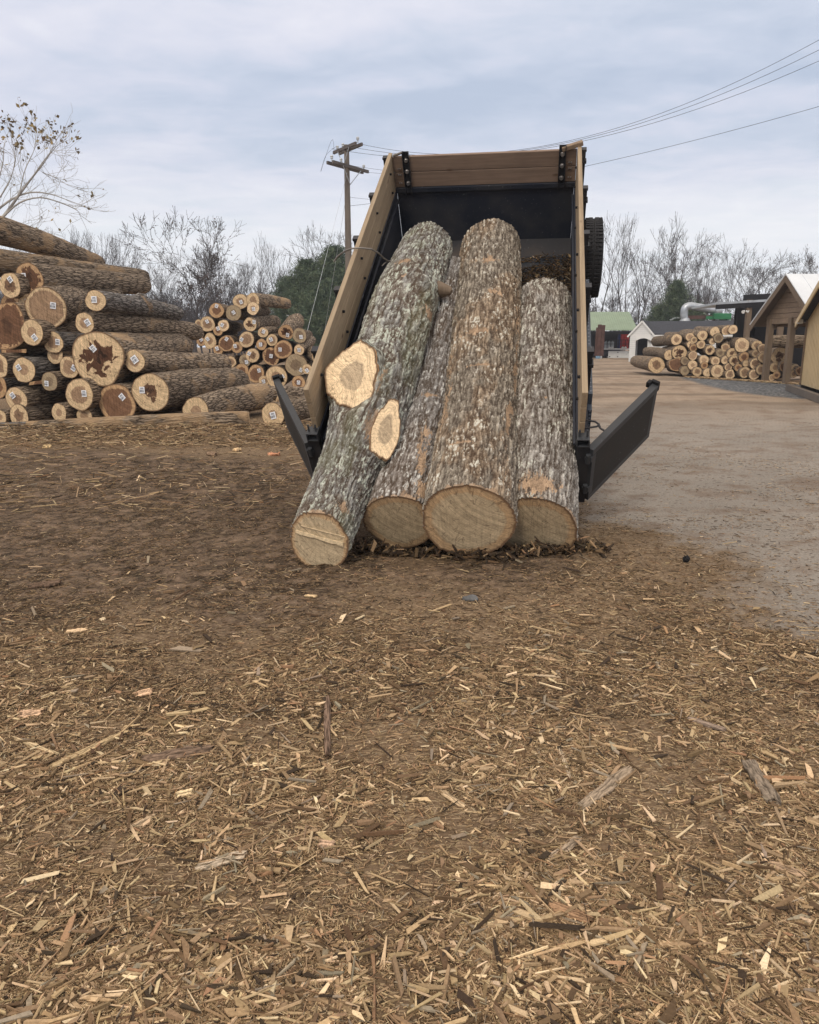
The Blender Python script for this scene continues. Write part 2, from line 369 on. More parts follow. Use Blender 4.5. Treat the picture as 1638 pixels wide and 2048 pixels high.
M['old_wood_h'] = lumber('old_wood_h', (.17, .12, .082), (.35, .26, .18), 1)
M['pole_wood'] = lumber('pole_wood', (.11, .09, .075), (.20, .17, .14), 2, False)
M['arm_wood'] = lumber('arm_wood', (.07, .06, .055), (.15, .13, .12), 0, False)
M['cream'] = lumber('cream', (.58, .44, .24), (.74, .59, .36), 2, False)
M['rubber'] = simple('rubber', (.022, .022, .024), .85, 0, .35, 30, .003)
M['bolt'] = simple('bolt', (.55, .55, .57), .35, .9, .1)
M['galv'] = simple('galv', (.42, .45, .48), .45, .6, .2, 3)
M['black'] = simple('black', (.012, .012, .014), .8, 0, .3)
M['white_paint'] = simple('white_paint', (.72, .73, .72), .55, 0, .06, 2)
M['chipwood'] = simple('chipwood', (.66, .52, .33), .85, 0, .3, 40)
M['paper'] = simple('paper', (.80, .82, .86), .6, 0, .02)
M['ink'] = simple('ink', (.05, .06, .09), .6, 0, .02)
M['green_metal'] = simple('green_metal', (.22, .29, .20), .45, 0, .1, 1.2)
M['green_paint'] = simple('green_paint', (.03, .16, .07), .5, 0, .2, 2)
M['pale_green'] = simple('pale_green', (.28, .40, .34), .5, 0, .1, 2)
M['rust'] = simple('rust', (.085, .045, .038), .8, 0, .35, 3)
M['red'] = simple('red', (.50, .035, .03), .45, 0, .15, 3)
M['blue'] = simple('blue', (.02, .035, .16), .45, 0, .15, 3)
M['jug'] = simple('jug', (.18, .30, .42), .35, 0, .2, 4)
M['silver'] = simple('silver', (.5, .53, .55), .4, .4, .15, 3)
M['roof_white'] = simple('roof_white', (.66, .69, .72), .4, 0, .06, 1)
M['shingle'] = simple('shingle', (.045, .048, .058), .9, 0, .35, 9, .01)
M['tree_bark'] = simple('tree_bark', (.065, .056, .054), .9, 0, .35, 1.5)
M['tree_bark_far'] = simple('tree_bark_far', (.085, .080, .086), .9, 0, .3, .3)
M['pale_bark'] = simple('pale_bark', (.36, .34, .31), .9, 0, .4, 2.5)
M['wire'] = simple('wire', (.03, .03, .035), .6, 0, .1)
M['cable'] = simple('cable', (.20, .18, .16), .5, .3, .2)
M['stone'] = simple('stone', (.12, .12, .12), .9, 0, .4, 20, .01)
def diamond():
    m, nt, b = newmat('diamond_plate'); oc = objco(nt)
    v = N(nt, 'ShaderNodeTexVoronoi'); v.inputs['Scale'].default_value = 1; v.inputs['Randomness'].default_value = 0
    L(nt, mapping(nt, oc, (26, 26, 26), (0, 0, .78)), v.inputs['Vector'])
    h = ramp(nt, [(.15, 1), (.35, 0)], v.outputs['Distance'])
    L(nt, mixc(nt, h, (.07, .085, .11), (.25, .28, .33)), b.inputs['Base Color']); b.inputs['Roughness'].default_value = .4; bump(nt, b, h, .5, .004)
    return m
M['diamond'] = diamond()
def needles():
    m, nt, b = newmat('needles'); n = noise(nt, objco(nt), 1.3, 5, .7)
    L(nt, ramp(nt, [(.34, (.026, .044, .032)), (.5, (.07, .105, .065)), (.64, (.17, .21, .12))], n), b.inputs['Base Color']); b.inputs['Roughness'].default_value = .8; return m
M['needles'] = needles()
# ------------------------------------------------------------------ ground
def gpoly(pts): return np.array([ground(*p)[:2] for p in pts])
def inside_dist(X, Y, poly):
    """signed distance, positive inside"""
    d = np.full(X.shape, 1e9); ins = np.zeros(X.shape, bool); n = len(poly)
    for i in range(n):
        a = poly[i]; b = poly[(i + 1) % n]; e = b - a; t = np.clip(((X - a[0]) * e[0] + (Y - a[1]) * e[1]) / (e @ e), 0, 1)
        d = np.minimum(d, np.hypot(X - a[0] - t * e[0], Y - a[1] - t * e[1]))
        c = ((a[1] > Y) != (b[1] > Y)) & (X < (b[0] - a[0]) * (Y - a[1]) / (b[1] - a[1] + 1e-12) + a[0]); ins ^= c
    return np.where(ins, d, -d)
PACKED = np.array([[1.62, 6.6], [1.95, 6.1], [2.18, 5.6], [1.95, 5.2], [1.80, 4.8], [1.78, 4.4], [1.83, 4.0], [1.95, 3.45], [2.5, 2.95], [6, 2.6], [60, -5], [400, 60], [400, 500], [-60, 500], [-8, 40], [-5, 26], [-2.0, 15], [1.0, 9.5]])
DARK = gpoly([(-400, 905), (200, 895), (420, 915), (640, 930), (760, 1090), (1160, 1100), (1190, 1145), (1000, 1200), (820, 1190), (640, 1230), (430, 1270), (240, 1240), (0, 1300), (-400, 1350)])
MOUND = np.array([atY(-300, 880, 13.0)[:2], atY(60, 872, 12.9)[:2], atY(500, 865, 12.9)[:2], atY(640, 850, 13.4)[:2]])
GRAVEL = gpoly([(1375, 744), (1480, 753), (1560, 762), (1660, 776), (1700, 800), (1600, 798), (1520, 790), (1430, 775), (1370, 757)])
PILECHIP = gpoly([(1360, 751), (1420, 758), (1530, 768), (1620, 774), (1620, 762), (1500, 755), (1400, 748)])
def gh(X, Y):
    """terrain height"""
    h = (fbm(X * .9, Y * .9, 3, 3) - .5) * .05 + (fbm(X * 5, Y * 5, 8, 3) - .5) * .022
    mulch = 1 - sstep(-.2, .3, inside_dist(X, Y, PACKED)); h = h * (.35 + .65 * mulch)
    # loose bank of shredded bark in front of the near pile
    md = np.full(X.shape, 9.)
    for a, b in zip(MOUND, MOUND[1:]):
        e = b - a; t = np.clip(((X - a[0]) * e[0] + (Y - a[1]) * e[1]) / (e @ e), 0, 1)
        md = np.minimum(md, np.hypot(X - a[0] - t * e[0], Y - a[1] - t * e[1]))
    h = h + .13 * (1 - sstep(0, 1.1, md)) * (.6 + .8 * fbm(X * 2.5, Y * 2.5, 77, 3))
    # hollow scraped where the logs landed
    dd = np.hypot((X - .45) / 1.5, (Y - 6.0) / .55); h = h - .10 * (1 - sstep(.4, 1.0, dd))
    far = sstep(20, 60, np.hypot(X, Y)); h = h * (1 - far)
    return h - .0
def axis_lines(dense_lo, dense_hi, step, lo, hi, g):
    a = list(np.arange(dense_lo, dense_hi, step)); s_ = step; x = a[-1]
    while x < hi: s_ *= g; x += s_; a.append(x)
    s_ = step; x = a[0]; b = []
    while x > lo: s_ *= g; x -= s_; b.append(x)
    return np.array(b[::-1] + a)
xs = axis_lines(-3.2, 3.2, .024, -200, 200, 1.035)
yl = [1.1]
while yl[-1] < 215: yl.append(yl[-1] + max(.018, .0085 * yl[-1] if yl[-1] < 16 else .02 * yl[-1]))
b_ = []; x = 1.1; s_ = .05
while x > -50: x -= s_; s_ *= 1.3; b_.append(x)
ys = np.array(b_[::-1] + yl)
GX, GY = np.meshgrid(xs, ys)
H = gh(GX, GY); H = H + (fbm(GX * 14 + 3, GY * 30, 23, 4) - .5) * .034 * sstep(-.35, .5, inside_dist(GX, GY, DARK)) * (GY < 14) + (fbm(GX * 22, GY * 22, 21, 3) - .5) * .016 * (1 - .6 * sstep(-.2, .3, inside_dist(GX, GY, PACKED))) * (np.hypot(GX, GY) < 25)
n1 = fbm(GX * 1.3, GY * 1.3, 5, 5); n2 = fbm(GX * 9, GY * 9, 6, 4)
pk = sstep(-.28, .50, inside_dist(GX, GY, PACKED) + (n1 - .5) * 1.3 + (n2 - .5) * .9)
dk = sstep(-.35, .5, inside_dist(GX, GY, DARK) + (n1 - .5) * 1.2 + (n2 - .5) * .4)
gv = sstep(-.2, .2, inside_dist(GX, GY, GRAVEL) + (n1 - .5) * .5)
pc = sstep(-.3, .2, inside_dist(GX, GY, PILECHIP) + (n2 - .5) * .6)
soil = np.array([.17, .118, .074]); dark = np.array([.105, .074, .052]); pack = np.array([.255, .226, .192]); tanp = np.array([.32, .25, .185])
grav = np.array([.10, .105, .105]); chipc = np.array([.50, .32, .18])
far = sstep(12, 24, GY)[..., None]
# long tyre-swept streaks on the far yard
st = fbm(GX * .25, GY * 1.1, 44, 5)[..., None]
n3 = fbm(GX * 11, GY * 26, 61, 4, g=.65)[..., None]; col = soil * (.75 + .5 * n2[..., None]); col = col + (dark * (.25 + 1.5 * sstep(.3, .72, n3)) * (.7 + .6 * n2[..., None]) - col) * dk[..., None]
pcol = pack + (tanp - pack) * far; pcol = pcol * (.80 + .40 * n1[..., None]) * (1 - .35 * far * sstep(.5, .62, st)) 
pcol = pcol + (np.array([.15, .095, .06]) - pcol) * (sstep(.50, .72, fbm(GX * 3.2, GY * 4.2, 91, 6, g=.62)) * .5)[..., None]
col = col + (pcol - col) * pk[..., None]
col = col + (grav - col) * gv[..., None]; col = col + (chipc - col) * (pc * .8)[..., None]
nx, ny = len(xs), len(ys); ii = np.arange(ny - 1)[:, None] * nx + np.arange(nx - 1)[None, :]
Qg = np.stack([ii, ii + 1, ii + nx + 1, ii + nx], -1).reshape(-1, 4)
def ground_mat():
    m, nt, b = newmat('ground'); oc = objco(nt); a = attr(nt, 'col'); mk = attr(nt, 'mulch').outputs['Fac']; g_ = attr(nt, 'gravel').outputs['Fac']
    base = a.outputs['Color']; lay = None; hh = None
    for k, (rot, sx, sy, seed) in enumerate([(.35, 26, 150, 1.), (-.9, 34, 190, 5.), (1.35, 22, 120, 9.), (2.3, 45, 230, 13.)]):
        wv = mapping(nt, oc, (sx, sy, 8), (0, 0, rot), (seed, seed * 2, 0))
        v = N(nt, 'ShaderNodeTexVoronoi'); v.inputs['Scale'].default_value = 1; L(nt, wv, v.inputs['Vector'])
        cs = N(nt, 'ShaderNodeSeparateColor'); L(nt, v.outputs['Color'], cs.inputs[0])
        on = math_(nt, 'MULTIPLY', math_(nt, 'GREATER_THAN', cs.outputs[0], .52), math_(nt, 'LESS_THAN', v.outputs['Distance'], .42))
        cc = ramp(nt, [(0, (.085, .056, .034)), (.35, (.22, .15, .09)), (.7, (.38, .275, .165)), (.95, (.56, .43, .27))], cs.outputs[1])
        lay = mixc(nt, math_(nt, 'MULTIPLY', on, 1.0), lay if lay is not None else base, cc)
        hk = math_(nt, 'MULTIPLY', on, cs.outputs[2]); hh = hk if hh is None else math_(nt, 'MAXIMUM', hh, hk)
    f1 = noise(nt, oc, 55, 5, .7); f2 = noise(nt, oc, 9, 5, .65)
    basen = mixc(nt, 1.0, base, ramp(nt, [(.25, .55), (.5, 1.), (.78, 1.45)], f1), 'MULTIPLY')
    c = mixc(nt, mk, basen, lay)
    # specks of bark and sawdust lying on the packed yard
    v = N(nt, 'ShaderNodeTexVoronoi'); v.inputs['Scale'].default_value = 1; L(nt, mapping(nt, oc, (13, 40, 10), (0, 0, .15)), v.inputs['Vector'])
    cs = N(nt, 'ShaderNodeSeparateColor'); L(nt, v.outputs['Color'], cs.inputs[0])
    sp = math_(nt, 'MULTIPLY', math_(nt, 'GREATER_THAN', math_(nt, 'ADD', cs.outputs[0], math_(nt, 'MULTIPLY', f2, .7)), .93), math_(nt, 'LESS_THAN', v.outputs['Distance'], .30))
    pkf = attr(nt, 'packed').outputs['Fac']
    c = mixc(nt, math_(nt, 'MULTIPLY', sp, math_(nt, 'MULTIPLY', pkf, .8)), c, ramp(nt, [(.3, (.07, .045, .03)), (.8, (.20, .13, .08)), (1, (.42, .3, .18))], cs.outputs[1]))
    gvv = N(nt, 'ShaderNodeTexVoronoi'); gvv.inputs['Scale'].default_value = 16; L(nt, oc, gvv.inputs['Vector'])
    gs = N(nt, 'ShaderNodeSeparateColor'); L(nt, gvv.outputs['Color'], gs.inputs[0])
    c = mixc(nt, g_, c, ramp(nt, [(0, (.035, .036, .038)), (.7, (.13, .135, .14)), (1, (.30, .30, .30))], gs.outputs[0]))
    L(nt, c, b.inputs['Base Color']); b.inputs['Roughness'].default_value = .95; b.inputs['Specular IOR Level'].default_value = .1
    ht = math_(nt, 'ADD', math_(nt, 'MULTIPLY', math_(nt, 'MULTIPLY', hh, mk), .6), math_(nt, 'MULTIPLY', f1, .6))
    bump(nt, b, ht, .8, .012); return m
M['ground'] = ground_mat()
mul = (1 - pk) * (.30 + .45 * (1 - dk)) * (1 - gv)
mul = mul * np.clip(.45 + 1.1 * n1, 0, 1)
go = mesh_np('ground', np.stack([GX.ravel(), GY.ravel(), H.ravel()], 1), Qg, M['ground'], attrs={'col': col.reshape(-1, 3), 'mulch': mul.ravel(), 'packed': pk.ravel() * (1 - gv.ravel()), 'gravel': gv.ravel()})
tag(go, kind='structure')
def gz(x, y): return float(gh(np.array([float(x)]), np.array([float(y)]))[0])
# ------------------------------------------------------------------ trailer frame (fitted to the photograph)
YAW, TILT = 0.1705, 0.62
BO = Vector((0.3517, 6.514, 0.3267))
su = Vector((math.cos(YAW), -math.sin(YAW), 0)); ss = Vector((math.sin(YAW) * math.cos(TILT), math.cos(YAW) * math.cos(TILT), math.sin(TILT))); st_ = su.cross(ss)
nu_, ns_, nt__ = np.array(su), np.array(ss), np.array(st_); nBO = np.array(BO)
BEDM = Matrix((su, ss, st_)).transposed()
def on_t(px, py, tt):
    d = ray(px, py); k = (tt - (CAM - nBO) @ nt__) / (d @ nt__); return CAM + k * d
def loc3(P): q = np.asarray(P) - nBO; return Vector((q @ nu_, q @ ns_, q @ nt__))
BL, BW, BHS, BHT = 4.33, 1.05, .66, 1.10
trailer = empty('dump_trailer', BO); trailer.rotation_euler = BEDM.to_euler()
tag(trailer, 'black dump trailer with raised bed and added plank sides, tipping out big logs', 'trailer')
def T(b, name, mat, **k): return b.build(name, mat, trailer, **k)
T(MB().box((0, BL / 2, -.03), (2 * BW + .16, BL, .06)), 'bed_floor', M['steel_floor'])
for s in (-1, 1):
    b = MB().box((s * (BW + .015), BL / 2, BHS / 2 + .001), (.03, BL - .01, BHS))
    for k in range(8): b.box((s * (BW + .05), .35 + k * .55, BHS / 2), (.04, .07, BHS - .02))
    b.beam((s * (BW + .045), 0, BHS - .03), (s * (BW + .045), BL, BHS - .03), .09, .065)
    b.beam((s * (BW - .012), 0.02, BHS - .10), (s * (BW - .012), BL - .02, BHS - .10), .02, .02)
    T(b, 'side_wall', M['steel_in'])
    hp = (BHT - BHS) / 3
    b = MB()
    for k in range(3): b.box((s * (BW + .035), BL / 2 + .02, BHS + .004 + hp * (k + .5)), (.045, BL + .03, hp - .004), bev=.005)
    sb = T(b, 'side_board', M['board'])
    for k in range(5):
        for q in range(2): MB().lathe([(0, .02), (.012, .02), (.014, 0)], (s * (BW + .01), .35 + k * .93, BHS + .10 + q * .22), Matrix.Rotation(-s * math.pi / 2, 3, 'Y'), 8).build('board_bolt', M['black'], sb)
    # stake posts outside the boards
    for k in range(5):
        y = .55 + k * .93
        b = MB().box((s * (BW + .082), y, BHT - .28), (.045, .06, .52)).box((s * (BW + .082), y, BHT - .012), (.06, .07, .025)).box((s * (BW + .085), y, BHT - .14), (.065, .08, .03))
        T(b, 'stake_post', M['steel'])
    # rear corner post with the open tube end on top
    b = MB()
    b.box((s * (BW + .06), -.02, BHS / 2 - .05), (.10, .07, BHS - .02))
    T(b, 'rear_post', M['steel'])
    b = MB()
    for dx, dz, wx, wz in ((-.045, 0, .008, .08), (.045, 0, .008, .08), (0, .036, .082, .008), (0, -.036, .082, .008)):
        b.box((s * (BW + .05) + dx, -.03, BHS - .0 + dz), (wx, .10, wz))
    for dx in (-.03, .03): b.tube([(s * (BW + .05) + dx, -.04, BHS + .04), (s * (BW + .05) + dx, -.03, BHS + .10)], .008, 6)
    T(b, 'tube_socket', M['galv'] if False else M['gate_tube'])
# front wall of the bed, capping rail and the two-plank headboard
b = MB().box((0, BL + .02, BHS / 2), (2 * BW - .002, .04, BHS)).box((0, BL + .012, BHS + .012), (2 * BW + .08, .075, .05))
T(b, 'front_wall', M['steel_in'])
b = MB()
for k in range(2): b.box((0, BL + .02, BHS + .042 + .182 * (k + .5)), (2 * BW + .02, .045, .178), bev=.006)
T(b, 'headboard', M['headboard'])
for s, x in ((-1, -.90), (1, .90)):
    b = MB().box((x, BL - .012, BHS + .22), (.075, .008, .50)).box((x - .036, BL - .03, BHS + .22), (.007, .04, .50)).box((x + .036, BL - .03, BHS + .22), (.007, .04, .50))
    p = T(b, 'channel_post', M['steel'])
    for z in (.10, .24, .37): MB().lathe([(0, .03), (.018, .03), (.02, .012), (.026, .01), (.026, 0)], (x, BL - .017, BHS + z), Matrix.Rotation(math.pi / 2, 3, 'X'), 10).build('bolt', M['bolt'], p)
    for dx in (.10, .13):
        for z in (.10, .2, .27): MB().lathe([(0, .012), (.008, .01), (.01, 0)], (x + s * dx * .8, BL - .006, BHS + z), Matrix.Rotation(math.pi / 2, 3, 'X'), 8).build('bolt', M['bolt'], p)
# left and right headboard end caps: split plank and bent strap
T(MB().beam((BW - .16, BL - .01, BHT - .02), (BW + .07, BL + .02, BHT + .03), .06, .05, bev=.008), 'corner_block', M['old_wood_h'])
T(MB().tube([(-BW + .0, BL + .0, BHT - .02), (-BW + .10, BL + .01, BHT + .005), (-BW + .2, BL + .02, BHT - .05)], .016, 8), 'corner_strap', M['cable'])
# chips and dirt left on the floor near the front wall
rng = np.random.default_rng(5)
def chip_mesh(n, cx, cy, cz, ln, wd, th, yaw, tilt, roll, col, taper=.35):
    """slivers: tapered 8-vertex prisms, built with numpy"""
    base = np.array([[-1, -1, 0], [1, -1, 0], [1, 1, 0], [-1, 1, 0], [-1, -1, 1], [1, -1, 1], [1, 1, 1], [-1, 1, 1]], float)
    V = np.repeat(base[None], n, 0)
    tp = 1 - rng.random((n, 2)) * (1 - taper); sharp = rng.random(n) < .62; tp[:, 0] = np.where(sharp, .06 + .4 * rng.random(n), tp[:, 0]); tp[:, 1] = np.where(sharp & (rng.random(n) < .4), .08 + .4 * rng.random(n), tp[:, 1])
    sh = (rng.random((n, 2)) - .5) * 2.0
    endL = V[:, :, 0] < 0
    V[:, :, 1] *= np.where(endL, tp[:, :1], tp[:, 1:])
    V[:, :, 0] += np.where(endL, sh[:, :1], sh[:, 1:]) * V[:, :, 1] * (wd / ln)[:, None] * 1.6
    V[:, :, 0] *= ln[:, None] / 2; V[:, :, 1] *= wd[:, None] / 2; V[:, :, 2] *= th[:, None]
    cr, sr = np.cos(roll)[:, None], np.sin(roll)[:, None]; y = V[:, :, 1] * cr - V[:, :, 2] * sr; z = V[:, :, 1] * sr + V[:, :, 2] * cr; V[:, :, 1] = y; V[:, :, 2] = z
    ct, s_t = np.cos(tilt)[:, None], np.sin(tilt)[:, None]; x = V[:, :, 0] * ct - V[:, :, 2] * s_t; z = V[:, :, 0] * s_t + V[:, :, 2] * ct; V[:, :, 0] = x; V[:, :, 2] = z
    c, s = np.cos(yaw)[:, None], np.sin(yaw)[:, None]; x = V[:, :, 0] * c - V[:, :, 1] * s; y = V[:, :, 0] * s + V[:, :, 1] * c
    V[:, :, 0] = x + cx[:, None]; V[:, :, 1] = y + cy[:, None]; V[:, :, 2] += cz[:, None]
    fq = np.array([[4, 5, 6, 7], [0, 1, 5, 4], [1, 2, 6, 5], [2, 3, 7, 6], [3, 0, 4, 7]])
    Q = (np.arange(n)[:, None, None] * 8 + fq[None]).reshape(-1, 4)
    return V.reshape(-1, 3), Q, np.repeat(col, 8, 0)
PAL = np.array([[.125, .082, .048], [.22, .15, .088], [.32, .225, .135], [.43, .315, .19], [.54, .41, .255], [.68, .54, .36], [.28, .235, .175], [.33, .205, .12], [.055, .040, .028]])
PAL = PAL * np.array([.98, .955, .91])
def chip_cols(n, p):
    p = np.array(p, float); p /= p.sum(); c = PAL[rng.choice(len(PAL), n, p=p)]
    return c * (.75 + .5 * rng.random((n, 1))) * (1 + (rng.random((n, 3)) - .5) * .08)
n = 1500; x = BW - rng.random(n) ** 1.5 * .62; y = BL - .55 - (BW - x) * .35 - rng.random(n) ** 1.1 * .75 * (1 - (BW - x) * .7) + rng.normal(size=n) * .06; y = np.where(rng.random(n) < .15, BL - .45 - rng.random(n) * .1, y); x = np.where(y > BL - .56, BW - rng.random(n) * 1.1, x); z = .002 + rng.random(n) * .06 * (x > .6)
V, Q, C_ = chip_mesh(n, x, y, z, .02 + .06 * rng.random(n) ** 2, .006 + .02 * rng.random(n) ** 2, .003 + .004 * rng.random(n), rng.random(n) * 6.3, (rng.random(n) - .5) * .5, (rng.random(n) - .5), chip_cols(n, [3, 2, .8, .25, .12, .08, .25, .25, 6]))
dbr = mesh_np('bark_litter', V, Q, M['chips'], None, False, {'col': C_ * .55})
dbr.location = BO; dbr.rotation_euler = BEDM.to_euler()
tag(dbr, 'dark bark litter left in the front corner of the raised trailer bed', 'bark litter', kind='stuff')
# barn-door gates, swung open
GL, GH = .984, .585
for s, g in ((1, .9706), (-1, 1.0319)):
    d = Vector((s * math.cos(g), math.sin(g), 0)); nrm = Vector((-d.y, d.x, 0)) * s; h0 = Vector((s * (BW + .12), -.06, 0))
    rot = Matrix((d, nrm, Vector((0, 0, 1)))).transposed()
    def at(a, b_, c): return h0 + d * a + nrm * b_ + Vector((0, 0, c))
    b = MB().box(at(GL / 2, -.012 * 1, GH / 2), (GL - .04, .006, GH - .07), rot)
    for a in (.0, .33, .66): pass
    gate = T(b, 'gate_door', M['gate_panel'])
    fb = MB()
    fb.box(at(GL / 2, .012, GH - .03), (GL, .06, .06), rot, .004).box(at(GL / 2, .012, .03), (GL - .002, .058, .058), rot, .004)
    fb.box(at(.028, .012, GH / 2), (.055, .057, GH - .125), rot, .004).box(at(GL - .028, .012, GH / 2), (.055, .057, GH - .125), rot, .004)
    fb.box(at(GL / 2, .016, GH / 2), (.05, .04, GH - .125), rot)
    fb.build('gate_frame', M['gate_tube'], gate)
    lb = MB().box(at(GL + .012, .02, GH - .02), (.03, .07, .09), rot).box(at(GL - .02, .06, GH - .0), (.05, .03, .05), rot)
    lb.build('gate_latch', M['black'], gate)
    for z in (.10, GH - .14):
        b = MB().tube([(s * (BW + .10), -.07, z), (s * (BW + .10), -.07, z + .09)], .02, 12)
        b.box((s * (BW + .105), -.05, z + .045), (.06, .05, .03)); b.box(at(.01, -.01, z + .045), (.06, .02, .05), rot)
        T(b, 'gate_hinge', M['gate_tube'], smooth=True)
# hook loop on the right corner
b = MB()
pr = [(1163, 838), (1175, 841), (1190, 843), (1197, 848), (1200, 854)]; pl_ = [(1166, 856), (1180, 855), (1194, 853), (1198, 848)]; pe = [(1197, 851), (1201, 857), (1208, 861)]
for path in (pr, pl_, pe):
    b.tube([loc3(on_t(px, py, BHS + .06 - .006 * k)) for k, (px, py) in enumerate(path)], .008, 8)
T(b, 'wire_hook', M['wire'], smooth=True)
# diamond plate fender fixed to the outside of the bed on the right, spare wheel above it
b = MB(); 
b.box((BW + .115, 1.36, .50), (.035, 1.75, .40)).box((BW + .115, .46, .42), (.036, .10, .34))
T(b, 'fender', M['diamond'])
b = MB().box((BW + .11, 1.36, .10), (.03, 1.9, .40)); T(b, 'fender_skirt', M['steel'])
def wheel(parent, c, rot, R0=.375, W=.235, name='wheel'):
    prof = [(R0 * .60, -W / 2 + .02), (R0 * .80, -W / 2), (R0 * .93, -W / 2 + .01), (R0 * .975, -W / 2 + .035)]
    for k in range(4):
        a = -W / 2 + .045 + k * (W - .09) / 4; bb = (W - .09) / 4
        prof += [(R0, a), (R0, a + bb * .72), (R0 - .010, a + bb * .76), (R0 - .010, a + bb * .96)]
    prof += [(R0 * .975, W / 2 - .035), (R0 * .93, W / 2 - .01), (R0 * .80, W / 2), (R0 * .60, W / 2 - .02)]
    b = MB().lathe(prof, c, rot, 64)
    # tread blocks
    for k in range(60):
        a = 2 * math.pi * k / 60
        for zz in (-W / 2 + .03, W / 2 - .03, -.03, .03):
            v = rot @ Vector((math.cos(a) * (R0 + .002), math.sin(a) * (R0 + .002), zz)); q = rot @ Matrix.Rotation(a + (.25 if zz in (-.03, .03) else 0), 3, 'Z')
            b.box(Vector(c) + v, (.012, .024, .034), q)
    tyre = b.build('tyre', M['rubber'], parent)
    b = MB().lathe([(0, .02), (.05, .025), (.08, .0), (.14, -.01), (R0 * .60, .03), (R0 * .62, W / 2 - .03)], c, rot, 32)
    for k in range(6):
        a = 2 * math.pi * k / 6; b.lathe([(0, .035), (.012, .035), (.012, 0)], Vector(c) + rot @ Vector((.055 * math.cos(a), .055 * math.sin(a), 0)), rot, 6)
    b.build('rim', M['galv'], parent, smooth=True)
sp_ = bpy.data.objects.new('spare_wheel', None); link(sp_, trailer)
wheel(sp_, (BW + .175, 2.80, .60), Matrix.Rotation(math.pi / 2, 3, 'Y'), .385, .19)
T(MB().box((BW + .09, 2.80, .54), (.06, .16, .16)), 'spare_bracket', M['steel'])
# chassis, level on the ground under the raised bed (world coordinates brought into the trailer's frame)
INV = (Matrix.Translation(BO) @ BEDM.to_4x4()).inverted()
fw = Vector((math.sin(YAW), math.cos(YAW), 0)); rt = su
def wl(a, b_, z): return BO.xy.to_3d() + rt * a + fw * b_ + Vector((0, 0, z))
WR = Matrix((rt, fw, Vector((0, 0, 1)))).transposed(); LR = BEDM.transposed() @ WR
def cb(b, c, size): return b.box(INV @ wl(*c), size, LR)
b = MB()
for s in (-1, 1): cb(b, (s * .45, 2.6, .55), (.10, 5.4, .16))
for k in range(6): cb(b, (0, .15 + k * 1.0, .55), (.80, .08, .12))
for s in (-1, 1): cb(b, (s * .22, 5.9, .55), (.10, 1.5, .12))
T(b, 'chassis', M['steel'])
b = MB().tube([INV @ wl(0, .9, .55), INV @ wl(0, 1.9, 1.25)], .07, 12).tube([INV @ wl(0, 1.9, 1.25), INV @ wl(0, 2.35, 1.62)], .045, 12)
T(b, 'hoist_ram', M['steel'], smooth=True)
for s in (-1, 1):
    for y in (1.9, 2.8):
        wq = bpy.data.objects.new('wheel', None); link(wq, trailer)
        wheel(wq, INV @ wl(s * .88, y, .375), LR @ Matrix.Rotation(s * math.pi / 2, 3, 'Y'), .375, .22)
# ------------------------------------------------------------------ logs
def catmull(P, m):
    P = np.asarray(P, float); Q = np.vstack([2 * P[0] - P[1], P, 2 * P[-1] - P[-2]]); out = []
    n = len(P) - 1
    for t in np.linspace(0, n, m):
        i = min(int(t), n - 1); u = t - i; a, b_, c, d = Q[i], Q[i + 1], Q[i + 2], Q[i + 3]
        out.append(.5 * (2 * b_ + (c - a) * u + (2 * a - 5 * b_ + 4 * c - d) * u * u + (3 * b_ - a - 3 * c + d) * u ** 3))
    return np.array(out)
def frames(C_, upv=None):
    T_ = np.gradient(C_, axis=0); T_ /= np.linalg.norm(T_, axis=1)[:, None]
    up = np.array([0, 0, 1.]) if upv is None else np.asarray(upv, float); U = np.zeros_like(C_); Vv = np.zeros_like(C_)
    for i in range(len(C_)):
        a = up - T_[i] * (up @ T_[i]); a /= np.linalg.norm(a); U[i] = a; Vv[i] = np.cross(T_[i], a)
    return T_, U, Vv
LABELS = {}
def cap_disc(name, ring, c, nrm, mat, parent, heart, rot, rough=0.0, U=None, Vv=None, R0=1., seed=0, nr=7, origin=None):
    """sawn end following the rim vertices of the log body"""
    n = len(ring); V = [c + nrm * 0]; uv = [(0, 0)]
    rel = ring - c
    uu = rel @ U / R0; vv = rel @ Vv / R0; rl = np.sqrt(uu ** 2 + vv ** 2); 
    for k in range(1, nr + 1):
        f = k / nr
        for i in range(n):
            V.append(c + rel[i] * f * .998); uv.append((uu[i] / rl[i] * f, vv[i] / rl[i] * f))
    V = np.array(V); rr = np.random.default_rng(seed)
    if rough: V = V + nrm[None] * ((fbm((V - c) @ U / R0 * 3 + 9, (V - c) @ Vv / R0 * 3 + 9, seed, 4) - .5) * rough)[:, None]
    V = V + nrm * .002
    T = []; Q = []
    for i in range(n):
        j = (i + 1) % n; T.append((0, 1 + j, 1 + i))
        for k in range(nr - 1): Q.append((1 + k * n + i, 1 + k * n + j, 1 + (k + 1) * n + j, 1 + (k + 1) * n + i))
    o = mesh_np(name, V - origin, Q, mat, parent, True, None, uv, None, T)
    # make it face outwards
    me = o.data
    me.calc_loop_triangles(); 
    if Vector(nrm).dot(me.polygons[0].normal) < 0: me.flip_normals()
    o['heart'] = float(heart); o['rot'] = float(rot)
    return o
